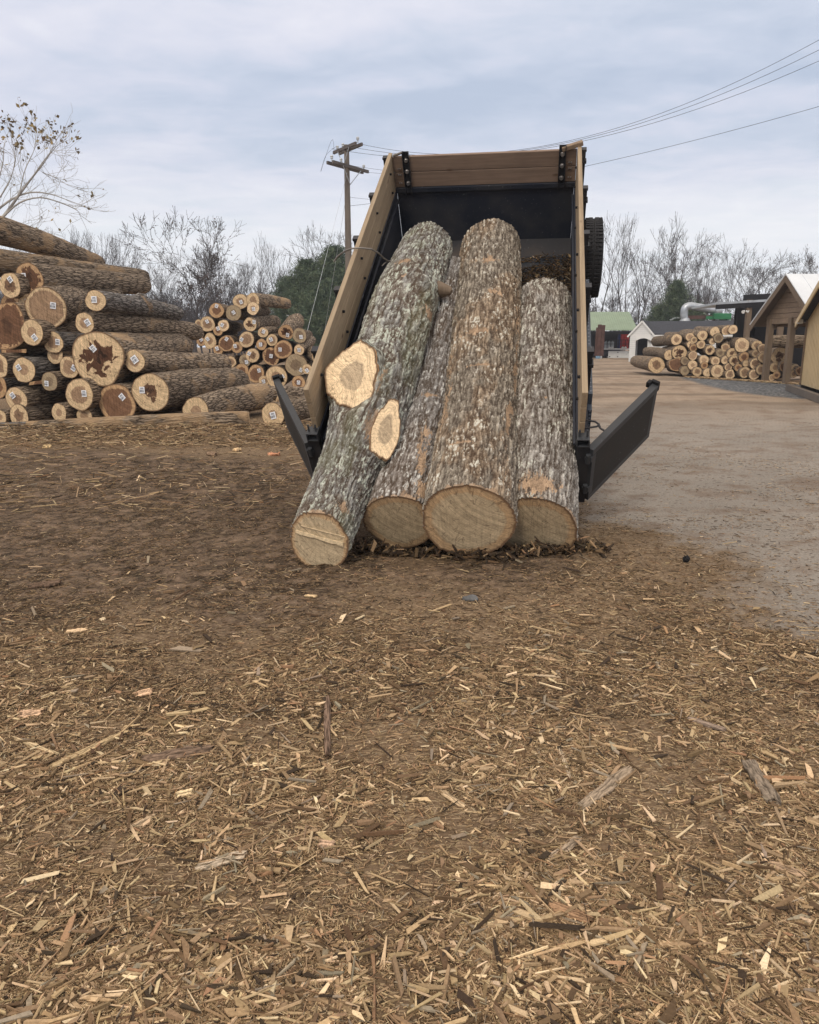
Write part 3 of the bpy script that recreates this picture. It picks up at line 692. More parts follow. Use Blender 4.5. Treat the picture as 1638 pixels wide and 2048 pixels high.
def pile_log(P0, P1, r0, r1, seed, bark='bark', cut='cut', heart=.5, rot=.25, tagpx=None, odd=.05, sq=(1., 1.), peel=.0, bend=.02, nseg=36, nring=26, name='saw_log', knob=None, tagrot=None):
    rg = np.random.default_rng(seed); P0 = np.asarray(P0, float); P1 = np.asarray(P1, float); Ln = np.linalg.norm(P1 - P0)
    mid = (P0 + P1) / 2 + np.array([0, 0, 1]) * Ln * bend * (rg.random() - .3) + np.cross(P1 - P0, [0, 0, 1]) * bend * (rg.random() - .5)
    C_ = catmull([P0, mid, P1], nring); T_, U, Vv = frames(C_)
    th = np.linspace(0, 2 * math.pi, nseg, endpoint=False); s = np.linspace(0, 1, nring)
    TH, S = np.meshgrid(th, s); rad = r0 + (r1 - r0) * S
    for k in (2, 3, 4, 5):
        ph = rg.random() * 6.3; rad = rad * (1 + odd * (1.6 / k) * (rg.random() * 1.2) * np.cos(k * TH + ph + S * (rg.random() - .5) * 2))
    fx = TH / (2 * math.pi) * 10; rad = rad * (1 + .05 * (fbm(fx, S * Ln * 3, seed, 3, 10) - .5)) + .018 * (fbm(fx * 3, S * Ln * 7, seed + 3, 2, 30) - .5) * min(1, r0 / .2)
    if knob: 
        rad = rad * (1 + knob[2] * np.exp(-((S - knob[0]) / .06) ** 2) * np.exp(-(np.minimum(abs(TH - knob[1]), 6.283 - abs(TH - knob[1])) / .7) ** 2))
    # rounded far end
    rad = rad * np.where(S > .985, .93, 1)
    P = C_[:, None] + rad[..., None] * (np.cos(TH)[..., None] * U[:, None] * sq[1] + np.sin(TH)[..., None] * Vv[:, None] * sq[0])
    # seam column duplicated so the UV wraps cleanly
    Pd = np.concatenate([P, P[:, :1]], 1); thd = np.append(th, 2 * math.pi); n1 = nseg + 1
    uv = np.stack(np.broadcast_arrays(thd[None] * r0, (s * Ln)[:, None]), -1).reshape(-1, 2)
    V = Pd.reshape(-1, 3); i = (np.arange(nring - 1)[:, None] * n1 + np.arange(nseg)[None]).ravel()
    Q = np.stack([i, i + 1, i + n1 + 1, i + n1], 1)
    V = np.vstack([V, C_[-1][None], ]); uv = np.vstack([uv, [[0, Ln]]])
    last = (nring - 1) * n1; Tn = [(last + k, last + k + 1, len(V) - 1) for k in range(nseg)]
    o = mesh_np(name, V - P0, Q, M[bark], None, True, None, uv, tuple(P0), Tn)
    me = o.data
    pc = me.polygons[nseg * 3]
    if (Vector(pc.center) - Vector(C_[3] - P0)).dot(pc.normal) < 0: me.flip_normals()
    o['peel'] = float(peel)
    ce = cap_disc('cut_end', P[0], P0, -T_[0], M[cut], o, heart, rot, r0 * .05, U[0], Vv[0], r0, seed, 6 if r0 > .15 else 4, P0)
    ce2 = cap_disc('cut_end', P[-1], C_[-1], T_[-1], M[cut], o, heart, rot, r0 * .05, U[-1], Vv[-1], r1, seed + 1, 3, P0)
    if tagpx is not None:
        d = ray(*tagpx[:2]); nn = -T_[0]; k = ((P0 + nn * .012 - CAM) @ nn) / (d @ nn); pt = CAM + d * k - P0
        sz = tagpx[2]; a = (rg.random() - .5) * 1.3 if tagrot is None else tagrot
        x = Vector(-Vv[0]) if (-Vv[0])[0] > 0 else Vector(Vv[0]); z = Vector(nn); y = z.cross(x); 
        if y.z < 0: y = -y
        xr = x * math.cos(a) + y * math.sin(a); yr = z.cross(xr)
        if yr.z < 0: yr = -yr
        rot_ = Matrix((xr, yr, z)).transposed()
        b = MB().box(pt, (sz * .85, sz, .004), rot_); tg = b.build('paper_tag', M['paper'], o)
        if sz > .07:
            b = MB(); xx = -.36
            while xx < .30:
                wbar = .035 + .05 * rg.random(); b.box(Vector(pt) + xr * (xx * sz) + yr * (-.16 * sz) + z * .0028, (wbar * sz, sz * .36, .002), rot_); xx += wbar + .04 + .03 * rg.random()
            b.box(Vector(pt) + yr * (.16 * sz) + z * .0028, (sz * .6, sz * .06, .002), rot_); b.box(Vector(pt) + yr * (.30 * sz) + z * .0028, (sz * .45, sz * .09, .002), rot_)
            b.build('printed_code', M['ink'], tg)
    return o
def place_log(px, py, rpx, Yn, seed, far=None, length=3.4, yaw=.24, pitch=.0, r1=None, tagd=None, **k):
    P0 = atY(px, py, Yn); r0 = rpx / F * depth(P0)
    if far is not None:
        P1 = at_dist(far[0], far[1], P0, length)
        if r1 is None: r1 = far[2] / F * depth(P1)
    else:
        P1 = P0 + length * np.array([math.sin(yaw) * math.cos(pitch), math.cos(yaw) * math.cos(pitch), math.sin(pitch)])
        r1 = r0 * .82 if r1 is None else r1
    tp = None if tagd is None else (px + tagd[0], py + tagd[1], tagd[2])
    return pile_log(P0, P1, r0, r1, seed, tagpx=tp, **k)
# ------------------------------------------------------------------ the four big logs sliding out of the bed
def hero_log(C0, rads, seed, cutk=(0., 0.), grey=(.36, .34, .31), lichen=.35, lich_col=(.50, .54, .46), brown=.25, label='', bumps=(), odd=.03, scuffs=(), knobs=(), heart=.78, cut='cut_hero', sq=1.0, moss=0.0, cuts=()):
    m = 640; C_ = catmull(C0, m); seg = np.linalg.norm(np.diff(C_, axis=0), axis=1); S = np.concatenate([[0], np.cumsum(seg)]); Ln = S[-1]
    rr_ = np.interp(np.linspace(0, 1, m), np.linspace(0, 1, len(rads)), rads)
    rr_ = np.convolve(np.pad(rr_, 30, mode='edge'), np.ones(61) / 61, 'valid')
    T_, U, Vv = frames(C_, ns_ * 0 + nt__)
    # angle 0 is up (away from the bed floor); dense rows on the upper side
    up = np.linspace(-1.95, 1.95, 300); lo = np.linspace(1.95, 2 * math.pi - 1.95, 44)[1:-1]; th = np.concatenate([up, lo]); n = len(th)
    TH, SS = np.meshgrid(th, S); Rm = rads[0]; per = int(round(2 * math.pi * Rm / .046)); thn = (th % (2 * math.pi)) / (2 * math.pi)
    FX = np.broadcast_to(thn[None], TH.shape); 
    wx = (fbm(FX * 14, SS * 6, seed, 3, 14) - .5) * 1.5; wy = (fbm(FX * 14, SS * 5, seed + 40, 3, 14) - .5) * 1.0
    f1, f2, c1 = worley((FX * per + wx) % per, SS / .17 + wy, seed, per)          # interlaced ridges
    p2 = int(2 * math.pi * Rm / .021); w2x = (fbm(FX * 60, SS * 24, seed + 60, 3, 60) - .5) * 1.5; w2y = (fbm(FX * 60, SS * 22, seed + 70, 3, 60) - .5) * 1.3
    f1b, f2b, c2 = worley((FX * p2 + wx * 1.5 + w2x) % p2, SS / .036 + wy * 2 + w2y, seed + 3, p2)   # plates on the ridges
    p3 = int(2 * math.pi * Rm / .026); lf = fbm(FX * p3 + wx * 1.2, SS / .15 + wy, seed + 90, 2, None) ; lf = 1 - np.abs(2 * (.65 * vn((FX * p3 + wx * 1.0 + w2x * .35) % p3, SS / .24 + wy, seed + 91, p3) + .35 * vn((FX * p3 * 2 + wx + w2x * .5) % (p3 * 2), SS / .10 + wy, seed + 95, p3 * 2)) - 1)
    ridge = np.minimum((f2 - f1) * 1.9, .8); plate = np.minimum((f2b - f1b) * 2.0, 1.0)
    fine = fbm(FX * 280, SS * 52, seed + 8, 3, 280, .65); fin2 = fbm(FX * 120, SS * 15, seed + 9, 4, 120, .72); big = fbm(FX * 8, SS * 1.6, seed + 11, 4, 8); med = fbm(FX * 26, SS * 5, seed + 15, 4, 26)
    h = .20 * ridge + .16 * plate + .52 * (1 - lf) + .75 * (fin2 - .5) + .30 * (fine - .5) + .08
    rad = rr_[:, None] * np.ones_like(TH)
    for k in (2, 3, 5): rad = rad * (1 + odd / k * 2 * (np.random.default_rng(seed + k).random()) * np.cos(k * TH + seed * k + .5 * SS))
    rad = rad * (1 + .05 * (big - .5))
    for (bs, bt, ba, w1, w2) in bumps: 
        dT = np.abs((TH - bt + math.pi) % (2 * math.pi) - math.pi); rad = rad + ba * np.exp(-((SS - bs) / w1) ** 2 - (dT / w2) ** 2)
    bare = np.zeros_like(TH)
    for (bs, bt, w1, w2) in scuffs:
        dT = np.abs((TH - bt + math.pi) % (2 * math.pi) - math.pi); g = np.exp(-((SS - bs) / w1) ** 2 - (dT / w2) ** 2) - .12 + (med - .5) * 1.6 + (fin2 - .5) * 1.6 + (fine - .5) * .8
        bare = np.maximum(bare, sstep(.50, .66, g) * (np.exp(-((SS - bs) / w1 / 1.6) ** 2 - (dT / w2 / 1.6) ** 2) > .3))
    # a crack of stripped bark at the sawn rim
    rimn = fbm(FX * 30, SS * 0 + 3, seed + 77, 3, 30)[0][None]; bare = np.maximum(bare, (SS < .012 + .05 * np.clip(rimn - .5, 0, 1) * 2) * .8 * (rimn > .5))
    amp = .028
    CUT = np.zeros_like(TH) + np.exp(-SS / .30)
    rad = rad + (h - .5) * amp * (1 - bare * .9) - bare * .008
    P = C_[:, None] + rad[..., None] * (np.cos(TH)[..., None] * U[:, None] * sq + np.sin(TH)[..., None] * Vv[:, None])
    rel = P - C_[:, None]; P = P + T_[:, None] * (CUT * ((rel * U[:, None]).sum(-1) * cutk[0] + (rel * Vv[:, None]).sum(-1) * cutk[1]))[..., None]
    cn = -T_[0] + U[0] * cutk[0] + Vv[0] * cutk[1]; cn = cn / np.linalg.norm(cn)
    cutzone = np.zeros_like(TH)
    for (cc, nrm, RR) in cuts:
        rel = P - cc; dd = rel @ nrm; lat = np.linalg.norm(rel - dd[..., None] * nrm, axis=-1); front = dd > -.35
        rdir = P - C_[:, None]; rdir = rdir / np.linalg.norm(rdir, axis=-1)[..., None]; fac = np.clip(rdir @ nrm, 0, 1)
        P = P + rdir * (.11 * np.exp(-(lat / (RR * 1.35)) ** 2) * fac * front)[..., None]
        dd = (P - cc) @ nrm; lat = np.linalg.norm(P - cc - dd[..., None] * nrm, axis=-1); wgt = 1 - sstep(RR * 1.15, RR * 1.6, lat)
        P = P - nrm * (np.maximum(dd + .012, 0) * wgt)[..., None]; cutzone = np.maximum(cutzone, (1 - sstep(RR * .82, RR * 1.05, lat + (fin2 - .5) * .22)) * front * .75)
    g = np.array(grey); fur = np.array([.078, .060, .046])
    hh = np.clip((h - .18) / .50, 0, 1)[..., None]
    col = fur + (g * (.65 + .5 * c2[..., None]) - fur) * hh ** 1.1
    br = sstep(.45, .62, big + (med - .5) * .5)[..., None] * brown * 1.6; col = col * (1 - np.clip(br, 0, 1)) + np.clip(br, 0, 1) * col * np.array([1.12, .86, .64])
    lm = (sstep(.60 - lichen * .35, .74 - lichen * .3, med * .45 + big * .25 + c2 * .30) * sstep(.30, .50, h) * sstep(.36, .52, fine))[..., None]
    col = col + (np.array(lich_col) * (.75 + .5 * fine[..., None]) - col) * lm * .85
    wm = ((c2 > .80) * sstep(.38, .55, h) * sstep(.50, .58, fine))[..., None]; col = col + (np.array([.58, .56, .51]) - col) * wm * .45
    if moss: mm = (sstep(.56, .7, fbm(FX * 6, SS * 1.3, seed + 31, 4, 6)) * moss)[..., None]; col = col + (np.array([.14, .15, .07]) - col) * mm
    bare = np.maximum(bare, cutzone); bc = np.array([.33, .23, .15]) * (.55 + .9 * fine[..., None]) * (.7 + .6 * c1[..., None]); col = col + (bc - col) * bare[..., None]
    i = (np.arange(m - 1)[:, None] * n + np.arange(n)[None]); j = (np.arange(m - 1)[:, None] * n + (np.arange(n)[None] + 1) % n)
    Q = np.stack([i, j, j + n, i + n], -1).reshape(-1, 4)
    V = np.vstack([P.reshape(-1, 3), C_[-1][None]]); last = (m - 1) * n; Tn = [(last + k, last + (k + 1) % n, len(V) - 1) for k in range(n)]
    P0 = C_[0]
    o = mesh_np('big_log', V - P0, Q, M['hero_bark'], None, True, {'col': np.vstack([col.reshape(-1, 3), [[.2, .15, .1]]])}, None, tuple(P0), Tn)
    me = o.data; pcn = me.polygons[10 * n + 5]
    if (Vector(pcn.center) - Vector(C_[10] - P0)).dot(pcn.normal) < 0: me.flip_normals()
    cap_disc('cut_end', P[0], P0, cn, M[cut], o, heart, .12, .006, U[0], Vv[0], rads[0], seed, 10, P0)
    cap_disc('cut_end', P[-1], C_[-1], T_[-1], M[cut], o, heart, .12, .006, U[-1], Vv[-1], rads[-1], seed, 3, P0)
    tag(o, label, 'log', 'big logs tipping out of the trailer')
    return o, P0
def bp(u, s, t): return nBO + nu_ * u + ns_ * s + nt__ * t
n3 = atY(936, 1043, 5.36); n4 = atY(1071, 1057, 5.62); n2_ = atY(797, 1045, 5.66)
hero_log([n3, bp(.235, .6, .45), bp(.19, 2.0, .40), bp(.135, 3.48, .37)], [.338, .335, .35, .345, .335], 11, (.06, 0), (.37, .325, .26), .08, (.60, .60, .52), .30,
         'big straight grey-brown log in the middle of the trailer load, foremost oval end', scuffs=[(3.55, .05, .07, .35), (2.9, .35, .05, .22), (2.25, -.15, .05, .5), (1.3, -.95, .5, .18), (.9, .9, .6, .12), (2.0, 1.05, .9, .10), (1.7, -.05, .02, .5), (.55, -.25, .015, .3)], bumps=[(3.6, 0, -.02, .1, .3)], odd=.03)
hero_log([n4, bp(.775, .5, .34), bp(.77, 1.5, .32), bp(.752, 2.46, .30)], [.322, .315, .30, .285], 23, (.05, .0), (.42, .395, .36), .14, (.58, .60, .52), .12,
         'shorter grey-white barked log beside the right wall of the trailer bed', scuffs=[(.16, .1, .10, .6), (.12, -.9, .1, .3), (1.2, 0, .02, .2)], odd=.05)
hero_log([n2_, bp(-.24, .5, .37), bp(-.26, 1.6, .31), bp(-.28, 3.0, .27)], [.285, .28, .275, .265], 37, (.0, .0), (.33, .315, .30), .12, (.56, .57, .54), .15,
         'shaded grey log between the forked log and the middle log of the trailer load', scuffs=[(.6, .4, .25, .2), (1.3, .2, .03, .4), (.1, .9, .1, .5)], odd=.04)
def tp(px, py, t): return on_t(px, py, t)
c1 = [atY(638, 1084, 5.26), tp(688, 962, .60), tp(733, 850, .64), tp(768, 740, .66), tp(795, 645, .66), tp(828, 560, .62), tp(856, 492, .56)]
_cc = catmull(c1, 400); _rr = np.interp(np.linspace(0, 1, 400), np.linspace(0, 1, 9), [.224, .234, .26, .325, .315, .30, .325, .30, .275])
def on_trunk(px, py, proud):
    """first point along the sight line that lies `proud` outside the bark"""
    d = ray(px, py); d = d / np.linalg.norm(d)
    for k in np.arange(5., 8., .004):
        q = CAM + d * k; dist = np.linalg.norm(_cc - q, axis=1); i = int(np.argmin(dist))
        if dist[i] < _rr[i] + proud: return q
    i = int(np.argmin([np.linalg.norm(np.cross(c_ - CAM, d)) for c_ in _cc])); return CAM + d * (np.linalg.norm(_cc[i] - CAM) - _rr[i])
def unit(yaw, pitch): return np.array([math.sin(yaw) * math.cos(pitch), -math.cos(yaw) * math.cos(pitch), math.sin(pitch)])
CUT_A, N_A = on_trunk(707, 752, .045), unit(-.42, .52); CUT_B, N_B = on_trunk(771, 861, .05), unit(.42, .50)
g1, o1 = hero_log(c1, [.224, .234, .26, .325, .315, .30, .325, .30, .275], 51, (.34, -.02), (.34, .335, .315),   .42, (.46, .51, .43), .2,
         'crooked lichen-green log with two sawn branch stubs, left of the load',
         bumps=[(3.05, .75, .09, .22, .5), (2.6, 1.1, .06, .3, .5)], scuffs=[(3.45, -.25, .06, .35), (3.1, .1, .05, .2), (.18, .9, .06, .3), (1.62, -.25, .13, .22), (2.75, 1.25, .15, .3)], odd=.04, heart=.86, moss=.25, cuts=[(CUT_A, N_A, .245), (CUT_B, N_B, .17)])
def stub(px, py, wpx, hpx, tiltdeg, c, nrm, cname, label, seed, deep=.36, flare=1.30, heart=.5):
    """sawn branch stub: an elliptical fresh cut on a short flared collar of bark"""
    n = 72; rg = np.random.default_rng(seed); ring = []
    # ellipse drawn as it shows in the photograph, put on the plane of the cut
    for i in range(n):
        a = 2 * math.pi * i / n; f = 1 + .085 * math.cos(3 * a + 1.9) + .04 * math.cos(2 * a + 1) + .03 * math.cos(5 * a + seed) + .03 * math.cos(9 * a + 2) + .05 * rg.random()
        ex, ey = wpx / 2 * math.cos(a) * f, hpx / 2 * math.sin(a) * f; t_ = R(tiltdeg)
        qx, qy = px + ex * math.cos(t_) - ey * math.sin(t_), py - (ex * math.sin(t_) + ey * math.cos(t_))
        dd = ray(qx, qy); kk = ((c - CAM) @ nrm) / (dd @ nrm); ring.append(CAM + dd * kk)
    ring = np.array(ring); U = np.cross(nrm, [0, 0, 1.]); U /= np.linalg.norm(U); Vv = np.cross(nrm, U)
    m = 16; V = []; 
    for j in range(m):
        f = j / (m - 1); sc_f = 1.012 + (flare - 1) * f ** 1.5
        for i in range(n): 
            rel = ring[i] - c; V.append(c + rel * (sc_f + .03 * (fbm(np.array([i * .45]), np.array([f * 5.]), seed, 3)[0] - .5) * (1 if f > .02 else .5)) - nrm * deep * f)
    V = np.array(V); Q = [(j * n + i, j * n + (i + 1) % n, (j + 1) * n + (i + 1) % n, (j + 1) * n + i) for j in range(m - 1) for i in range(n)]
    hn = fbm(np.tile(np.arange(n) * 1.3, m), np.repeat(np.arange(m) * 2.2, n), seed + 2, 3)[:, None]; V += ((hn - .5) * .03 * (np.repeat(np.arange(m), n)[:, None] > 0)) * nrm; hn = hn + 0
    fr = np.repeat(np.arange(m) / (m - 1), n)[:, None]
    col = np.array([.07, .055, .042]) + (np.array([.36, .37, .32]) - np.array([.07, .055, .042])) * sstep(.38, .62, hn)
    col = col + (np.array([.50, .28, .13]) - col) * (1 - sstep(.04, .16, fr + (hn - .5) * .12))
    o = mesh_np('branch_stub', V - o1, Q, M['hero_bark'], g1, True, {'col': col}); o['label'] = label
    o.data.flip_normals() if (Vector(o.data.polygons[5].center) - Vector(c - o1)).dot(o.data.polygons[5].normal) < 0 else None
    cap_disc(cname, ring, c, nrm, M['cut_fresh'], o, heart, .13, .004, U, Vv, np.mean(np.linalg.norm(ring - c, axis=1)), seed, 8, o1)
    return o
stub(705, 752, 96, 134, -24, CUT_A, N_A, 'cut_face', 'larger round branch stub with a fresh pale saw cut', 3, .12, 1.16, .45)
stub(772, 861, 54, 120, -14, CUT_B, N_B, 'cut_face', 'narrow oval branch stub with a fresh pale saw cut', 5, .10, 1.14, .5)
# pale hinge wood left standing across the crooked log's sawn end
_T = _cc[1] - _cc[0]; _T /= np.linalg.norm(_T); _U = nt__ - _T * (nt__ @ _T); _U /= np.linalg.norm(_U); _V = np.cross(_T, _U); _n = -_T + _U * .34 + _V * -.02; _n /= np.linalg.norm(_n)
def onface(px, py, out=.006): d = ray(px, py); k = ((c1[0] + _n * out - CAM) @ _n) / (d @ _n); return Vector(CAM + d * k - o1)
b = MB(); rgh = random.Random(4); top_ = [onface(592 + i * 7.3, 1060 + i * 1.95 + rgh.uniform(-1.2, .6)) for i in range(14)]; bot_ = [onface(592 + i * 7.3, 1064 + i * 2.1 + rgh.uniform(-.8, 1.6)) for i in range(14)]
b.poly(top_ + bot_[::-1], Vector(_n) * .012); b.poly([onface(602, 1050), onface(690, 1073), onface(690, 1074.6), onface(602, 1051.4)], Vector(_n) * .006)
b.build('hinge_splinter', M['chipwood'], g1)
# short broken branch on the right flank
bb_ = MB(); pA = tp(880, 590, .80); pB = tp(893, 566, .74); pC = tp(908, 598, .72)
pm_ = (pB + pC) / 2; bb_.tube([tp(868, 580, .66) - o1, tp(884, 580, .70) - o1, tp(898, 582, .72) - o1, tp(903, 584, .72) - o1], [.11, .075, .05, .02], 12)
bk = bb_.build('branch_stub', M['old_wood'], g1, True); bk['label'] = 'short broken branch stump with splintered tip'
# thin cable looped over the left plank side
pts = [(668, 523, .95), (676, 512, 1.0), (690, 502, 1.08), (703, 497, BHT + .03), (722, 496, BHT + .03), (742, 498, BHT), (757, 506, .98), (768, 517, .86), (777, 523, .80), (783, 521, .76)]
cbl = MB().tube([tp(a, b_, c) for a, b_, c in pts], .009, 8); cbl.tube([tp(777, 523, .80), tp(770, 526, .80), tp(764, 532, .79)], .006, 6)
tag(cbl.build('cable', M['cable'], None, True), 'thin cable looped over the left plank side of the trailer', 'cable')
# ------------------------------------------------------------------ piles of saw logs
LP = 'saw logs in the near left pile'
def LY(py): return 14.6 + .006 * (830 - py)          # the face of the pile leans back a little
def ll(label, *a, group=LP, **k):
    o = place_log(*a, **k); tag(o, label, 'log', group); return o
TG = .085
ll('dark furrowed log on the very top of the near left pile, stripped patch on it', -95, 436, 33, 15.6, 101, far=(196, 528, 17), length=5.4, heart=.5, peel=.06, bark='bark', odd=.03)
ll('long tan-barked log under the topmost log of the near left pile', -75, 516, 30, 15.5, 102, far=(286, 556, 17), length=5.8, peel=.07)
ll('log with black rotten heart and level white tag, second layer of the near left pile', 59, 557, 30, 15.3, 103, far=(286, 569, 19), length=4.7, cut='cut_brown', heart=.66, rot=.75, tagd=(-12, -5, .11), tagrot=0.0, peel=.0)
ll('cracked pale log end with tilted tag left of the black-hearted log, upper left pile', 20, 571, 25, 15.1, 104, cut='cut', heart=.55, rot=.7, tagd=(0, -12, .11), tagrot=.6)
ll('half-hidden log with tilted tag above the wide bowl-grained log, near left pile', 55, 611, 23, 15.2, 105, cut='cut', heart=.4, rot=.2, tagd=(0, -11, .10), tagrot=.7)
ll('wide log with big brown bowl-shaped heart, upper middle of the near left pile', 92, 616, 40, 14.8, 106, far=(190, 612, 33), length=3.2, cut='cut', heart=.84, rot=.12, tagd=(14, -5, .12), tagrot=-.15, odd=.03)
ll('mossy dark log with a knot on top and pale tagged end', 191, 601, 21, 14.6, 107, far=(352, 627, 16), length=4.3, bark='bark_grey', heart=.42, rot=.05, tagd=(-3, -2, .12), tagrot=0.0, knob=(.50, .2, .5))
ll('straight grey-brown log with round heart, directly under the mossy knotted log', 169, 646, 20.5, 14.6, 108, far=(392, 664, 17), length=5.6, heart=.5, rot=.08, tagd=(6, -1, .12), tagrot=.5, peel=-.05)
ll('huge log at the left edge with most of its end rotted dark brown', 12, 652, 48, 14.8, 109, cut='cut_brown', heart=.88, rot=.55, odd=.10, length=3.4)
ll('yellow-sided tagged log beside the huge rotted log at the left edge', 64, 665, 26, 14.55, 110, heart=.42, rot=.05, tagd=(5, 10, .12), tagrot=.6)
ll('log with off-centre small heart, tag on its right, under the wide log', 107, 685, 22, 14.7, 111, heart=.58, rot=.1, tagd=(8, -1, .11), tagrot=-.1, bark='bark_grey')
ll('very large angular log with star-shaped dark rot in its sawn end', 196, 717, 54, 14.35, 112, far=(362, 694, 27), length=4.4, cut='cut', heart=.52, rot=1.0, odd=.07, tagd=(-10, -20, .12), tagrot=.7, peel=.03)
ll('long log whose tagged end sits right of the star-rotted log', 269, 722, 22, 14.4, 113, far=(446, 728, 20), length=4.4, heart=.5, rot=.12, tagd=(0, -3, .14), tagrot=.6, peel=.02)
ll('large log with broken dark wedge in its end, lower right of left pile', 301, 785, 39, 14.1, 114, far=(474, 764, 28), length=4.3, cut='cut', heart=.40, rot=.9, tagd=(-17, -5, .12), tagrot=.0, peel=.02, odd=.05)
ll('round straw-coloured log end with small heart circle, second row up at far left', 48, 740, 26, 14.4, 115, heart=.42, rot=.03, tagd=(-11, -5, .11), tagrot=.5, bark='bark_grey')
ll('log end cut off by the left border, brown heart, second row up', -3, 731, 24, 14.5, 116, heart=.6, rot=.4)
ll('small log end mostly hidden above the slanted-tag log, near left pile', 110, 710, 18, 14.75, 117, heart=.55, rot=.2)
ll('log end with slanted tag at its right edge, left of the star-rotted log', 138, 735, 22, 14.45, 118, heart=.66, rot=.15, tagd=(9, 1, .11), tagrot=-.6)
ll('small grey weathered log end with dull moss tint, low in the near left pile', 99, 763, 19, 14.4, 119, cut='cut_grey', heart=.5, rot=.1, tagd=(-6, 4, .10), tagrot=-.1, length=2.4)
ll('log with dark pointed heart and tag, bottom left of the near left pile', 33, 799, 25, 14.3, 120, heart=.45, rot=.35, tagd=(-8, -8, .11), tagrot=.6)
ll('log with double-ringed heart and tag near the bottom centre of the left pile', 159, 789, 32, 14.2, 121, heart=.55, rot=.18, tagd=(9, -2, .12), tagrot=.0)
ll('wide log with dark red-brown heart, low behind the front log', 234, 808, 41, 14.3, 122, cut='cut_brown', heart=.78, rot=.12, tagd=(10, -14, .12), tagrot=.7)
ll('low log at the right foot of the left pile with half-hidden striped end', 392, 822, 28, 14.1, 123, far=(524, 792, 26), length=3.4, heart=.4, rot=.03, peel=.05)
ll('small pale log end peeking over the front log, left of two', 118, 825, 18, 14.2, 124, heart=.4, rot=.05)
ll('small brownish log end barely showing behind the front log centre', 169, 832, 18, 14.3, 125, heart=.5, rot=.05)
ll('low split-hearted log end showing over the front log at lower left', 38, 832, 23, 14.25, 126, heart=.5, rot=.5)
ll('log end at the left border just above the dark front log', 0, 834, 15, 14.3, 127, heart=.4, rot=.1)
pf = pile_log(atY(56, 855, 13.2), atY(498, 838, 13.7), .115, .155, 128, peel=.13, heart=.4, odd=.03, nring=60, bend=.01); tag(pf, 'long thin log with peeled tan top lying across the front of the left pile', 'log', LP)
pf = pile_log(atY(64, 857, 13.45), atY(-160, 862, 13.3), .115, .12, 129, bark='bark_grey', heart=.4); tag(pf, 'dark furrowed log at the left border behind the long peeled front log', 'log', LP)
ll('single round striped log end with crisp tag on the ground beside the left trailer gate', 546, 830, 25, 14.0, 130, heart=.4, rot=.03, tagd=(0, 1, .13), tagrot=.25, length=2.6, yaw=.30)
ll('bark-covered log with fresh pale stub seen between the left gate and the trailer', 520, 786, 15, 17.5, 131, far=(640, 792, 15), length=2.4, bark='bark')
o_ = pile_log(atY(556, 806, 16.2), atY(668, 812, 16.8), .17, .16, 132, bark='bark', peel=.0); tag(o_, 'lower bark-covered log seen between the left gate and the trailer', 'log', LP)
for k, (px, py, r, lab) in enumerate([(28, 702, 30, 'shadowed log body filling the gap under the huge rotted log'), (-8, 772, 26, 'shadowed log body at the left border between the two lowest rows'), (78, 775, 24, 'shadowed log body behind the small mossy grey end'), (22, 610, 24, 'shadowed log body behind the cracked end of the upper left pile'), (215, 770, 26, 'shadowed log body below the star-rotted log'), (150, 690, 24, 'shadowed log body left of the star-rotted log')]):
    ll(lab, px, py, r, 16.6, 140 + k, length=3., bark='bark_grey', cut='cut_brown', heart=.6)
# middle pile
MP = 'saw logs in the middle pile'
def mm(label, px, py, r, seed, far=None, tg=(1, 1), **k):
    Y = 25.0 - (px - 480) * .006 + (760 - py) * .006
    k.setdefault('length', 2.8); k.setdefault('yaw', -.03)
    o = place_log(px, py, r, Y, seed, far=far, tagd=None if tg is None else (tg[0], tg[1], .12), nseg=22, nring=12, **k); tag(o, label, 'log', MP); return o
mm('upper left of the two topmost tagged ends in the middle pile', 481, 603, 15, 201, heart=.5)
mm('small end at the lower right of the topmost pair, middle pile', 506, 617, 12.5, 202, cut='cut_pale', heart=.45)
mm('shaggy bark log lying behind the topmost pair of the middle pile', 506, 600, 14, 203, tg=None, yaw=.25, peel=.05)
mm('round two-toned end at the upper left shoulder of the middle pile', 433, 621, 15, 204, tg=(0, -9), cut='cut_brown', heart=.55)
mm('dull brown end between the left shoulder log and the topmost pair', 467, 626, 15.5, 205, tg=(0, -1), cut='cut_grey', heart=.4)
mm('oval end with dark heart below the left shoulder log of the middle pile', 415, 648, 15, 206, tg=(-1, -5), heart=.6, rot=.3)
mm('small pale end beside the dark-hearted oval, middle pile', 447, 651, 11.5, 207, tg=(-3, -1), cut='cut_pale', heart=.55)
mm('tiny end at the far left tip of the middle pile', 397, 646, 7, 208, tg=None)
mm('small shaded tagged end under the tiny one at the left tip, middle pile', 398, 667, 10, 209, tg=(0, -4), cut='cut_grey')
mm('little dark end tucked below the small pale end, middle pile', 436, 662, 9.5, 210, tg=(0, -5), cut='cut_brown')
mm('log with black hollow heart and long rough bark body under the topmost pair', 500, 649, 13.5, 211, far=(551, 643, 12), tg=(8, -5), length=3.0, heart=.5, rot=.9, yaw=.3)
mm('slim log with tagged end right of the black-hollow log, middle pile', 526, 665, 10.5, 212, far=(552, 662, 9), length=1.8, tg=(1, -2), heart=.5)
mm('fat shaggy log with deep black hole near the right top of the middle pile', 572, 664, 15, 213, far=(593, 642, 17), length=2.6, tg=(3, 6), heart=.6, rot=1.0, cut='cut_brown', odd=.12)
mm('round brown-hearted end right of the log with the black hole', 599, 671, 14.5, 214, tg=(3, 3), cut='cut_grey', heart=.6)
mm('ragged-edged yellow end at the left of the middle pile', 420, 682, 14, 215, tg=(-5, -4), odd=.16, heart=.45)
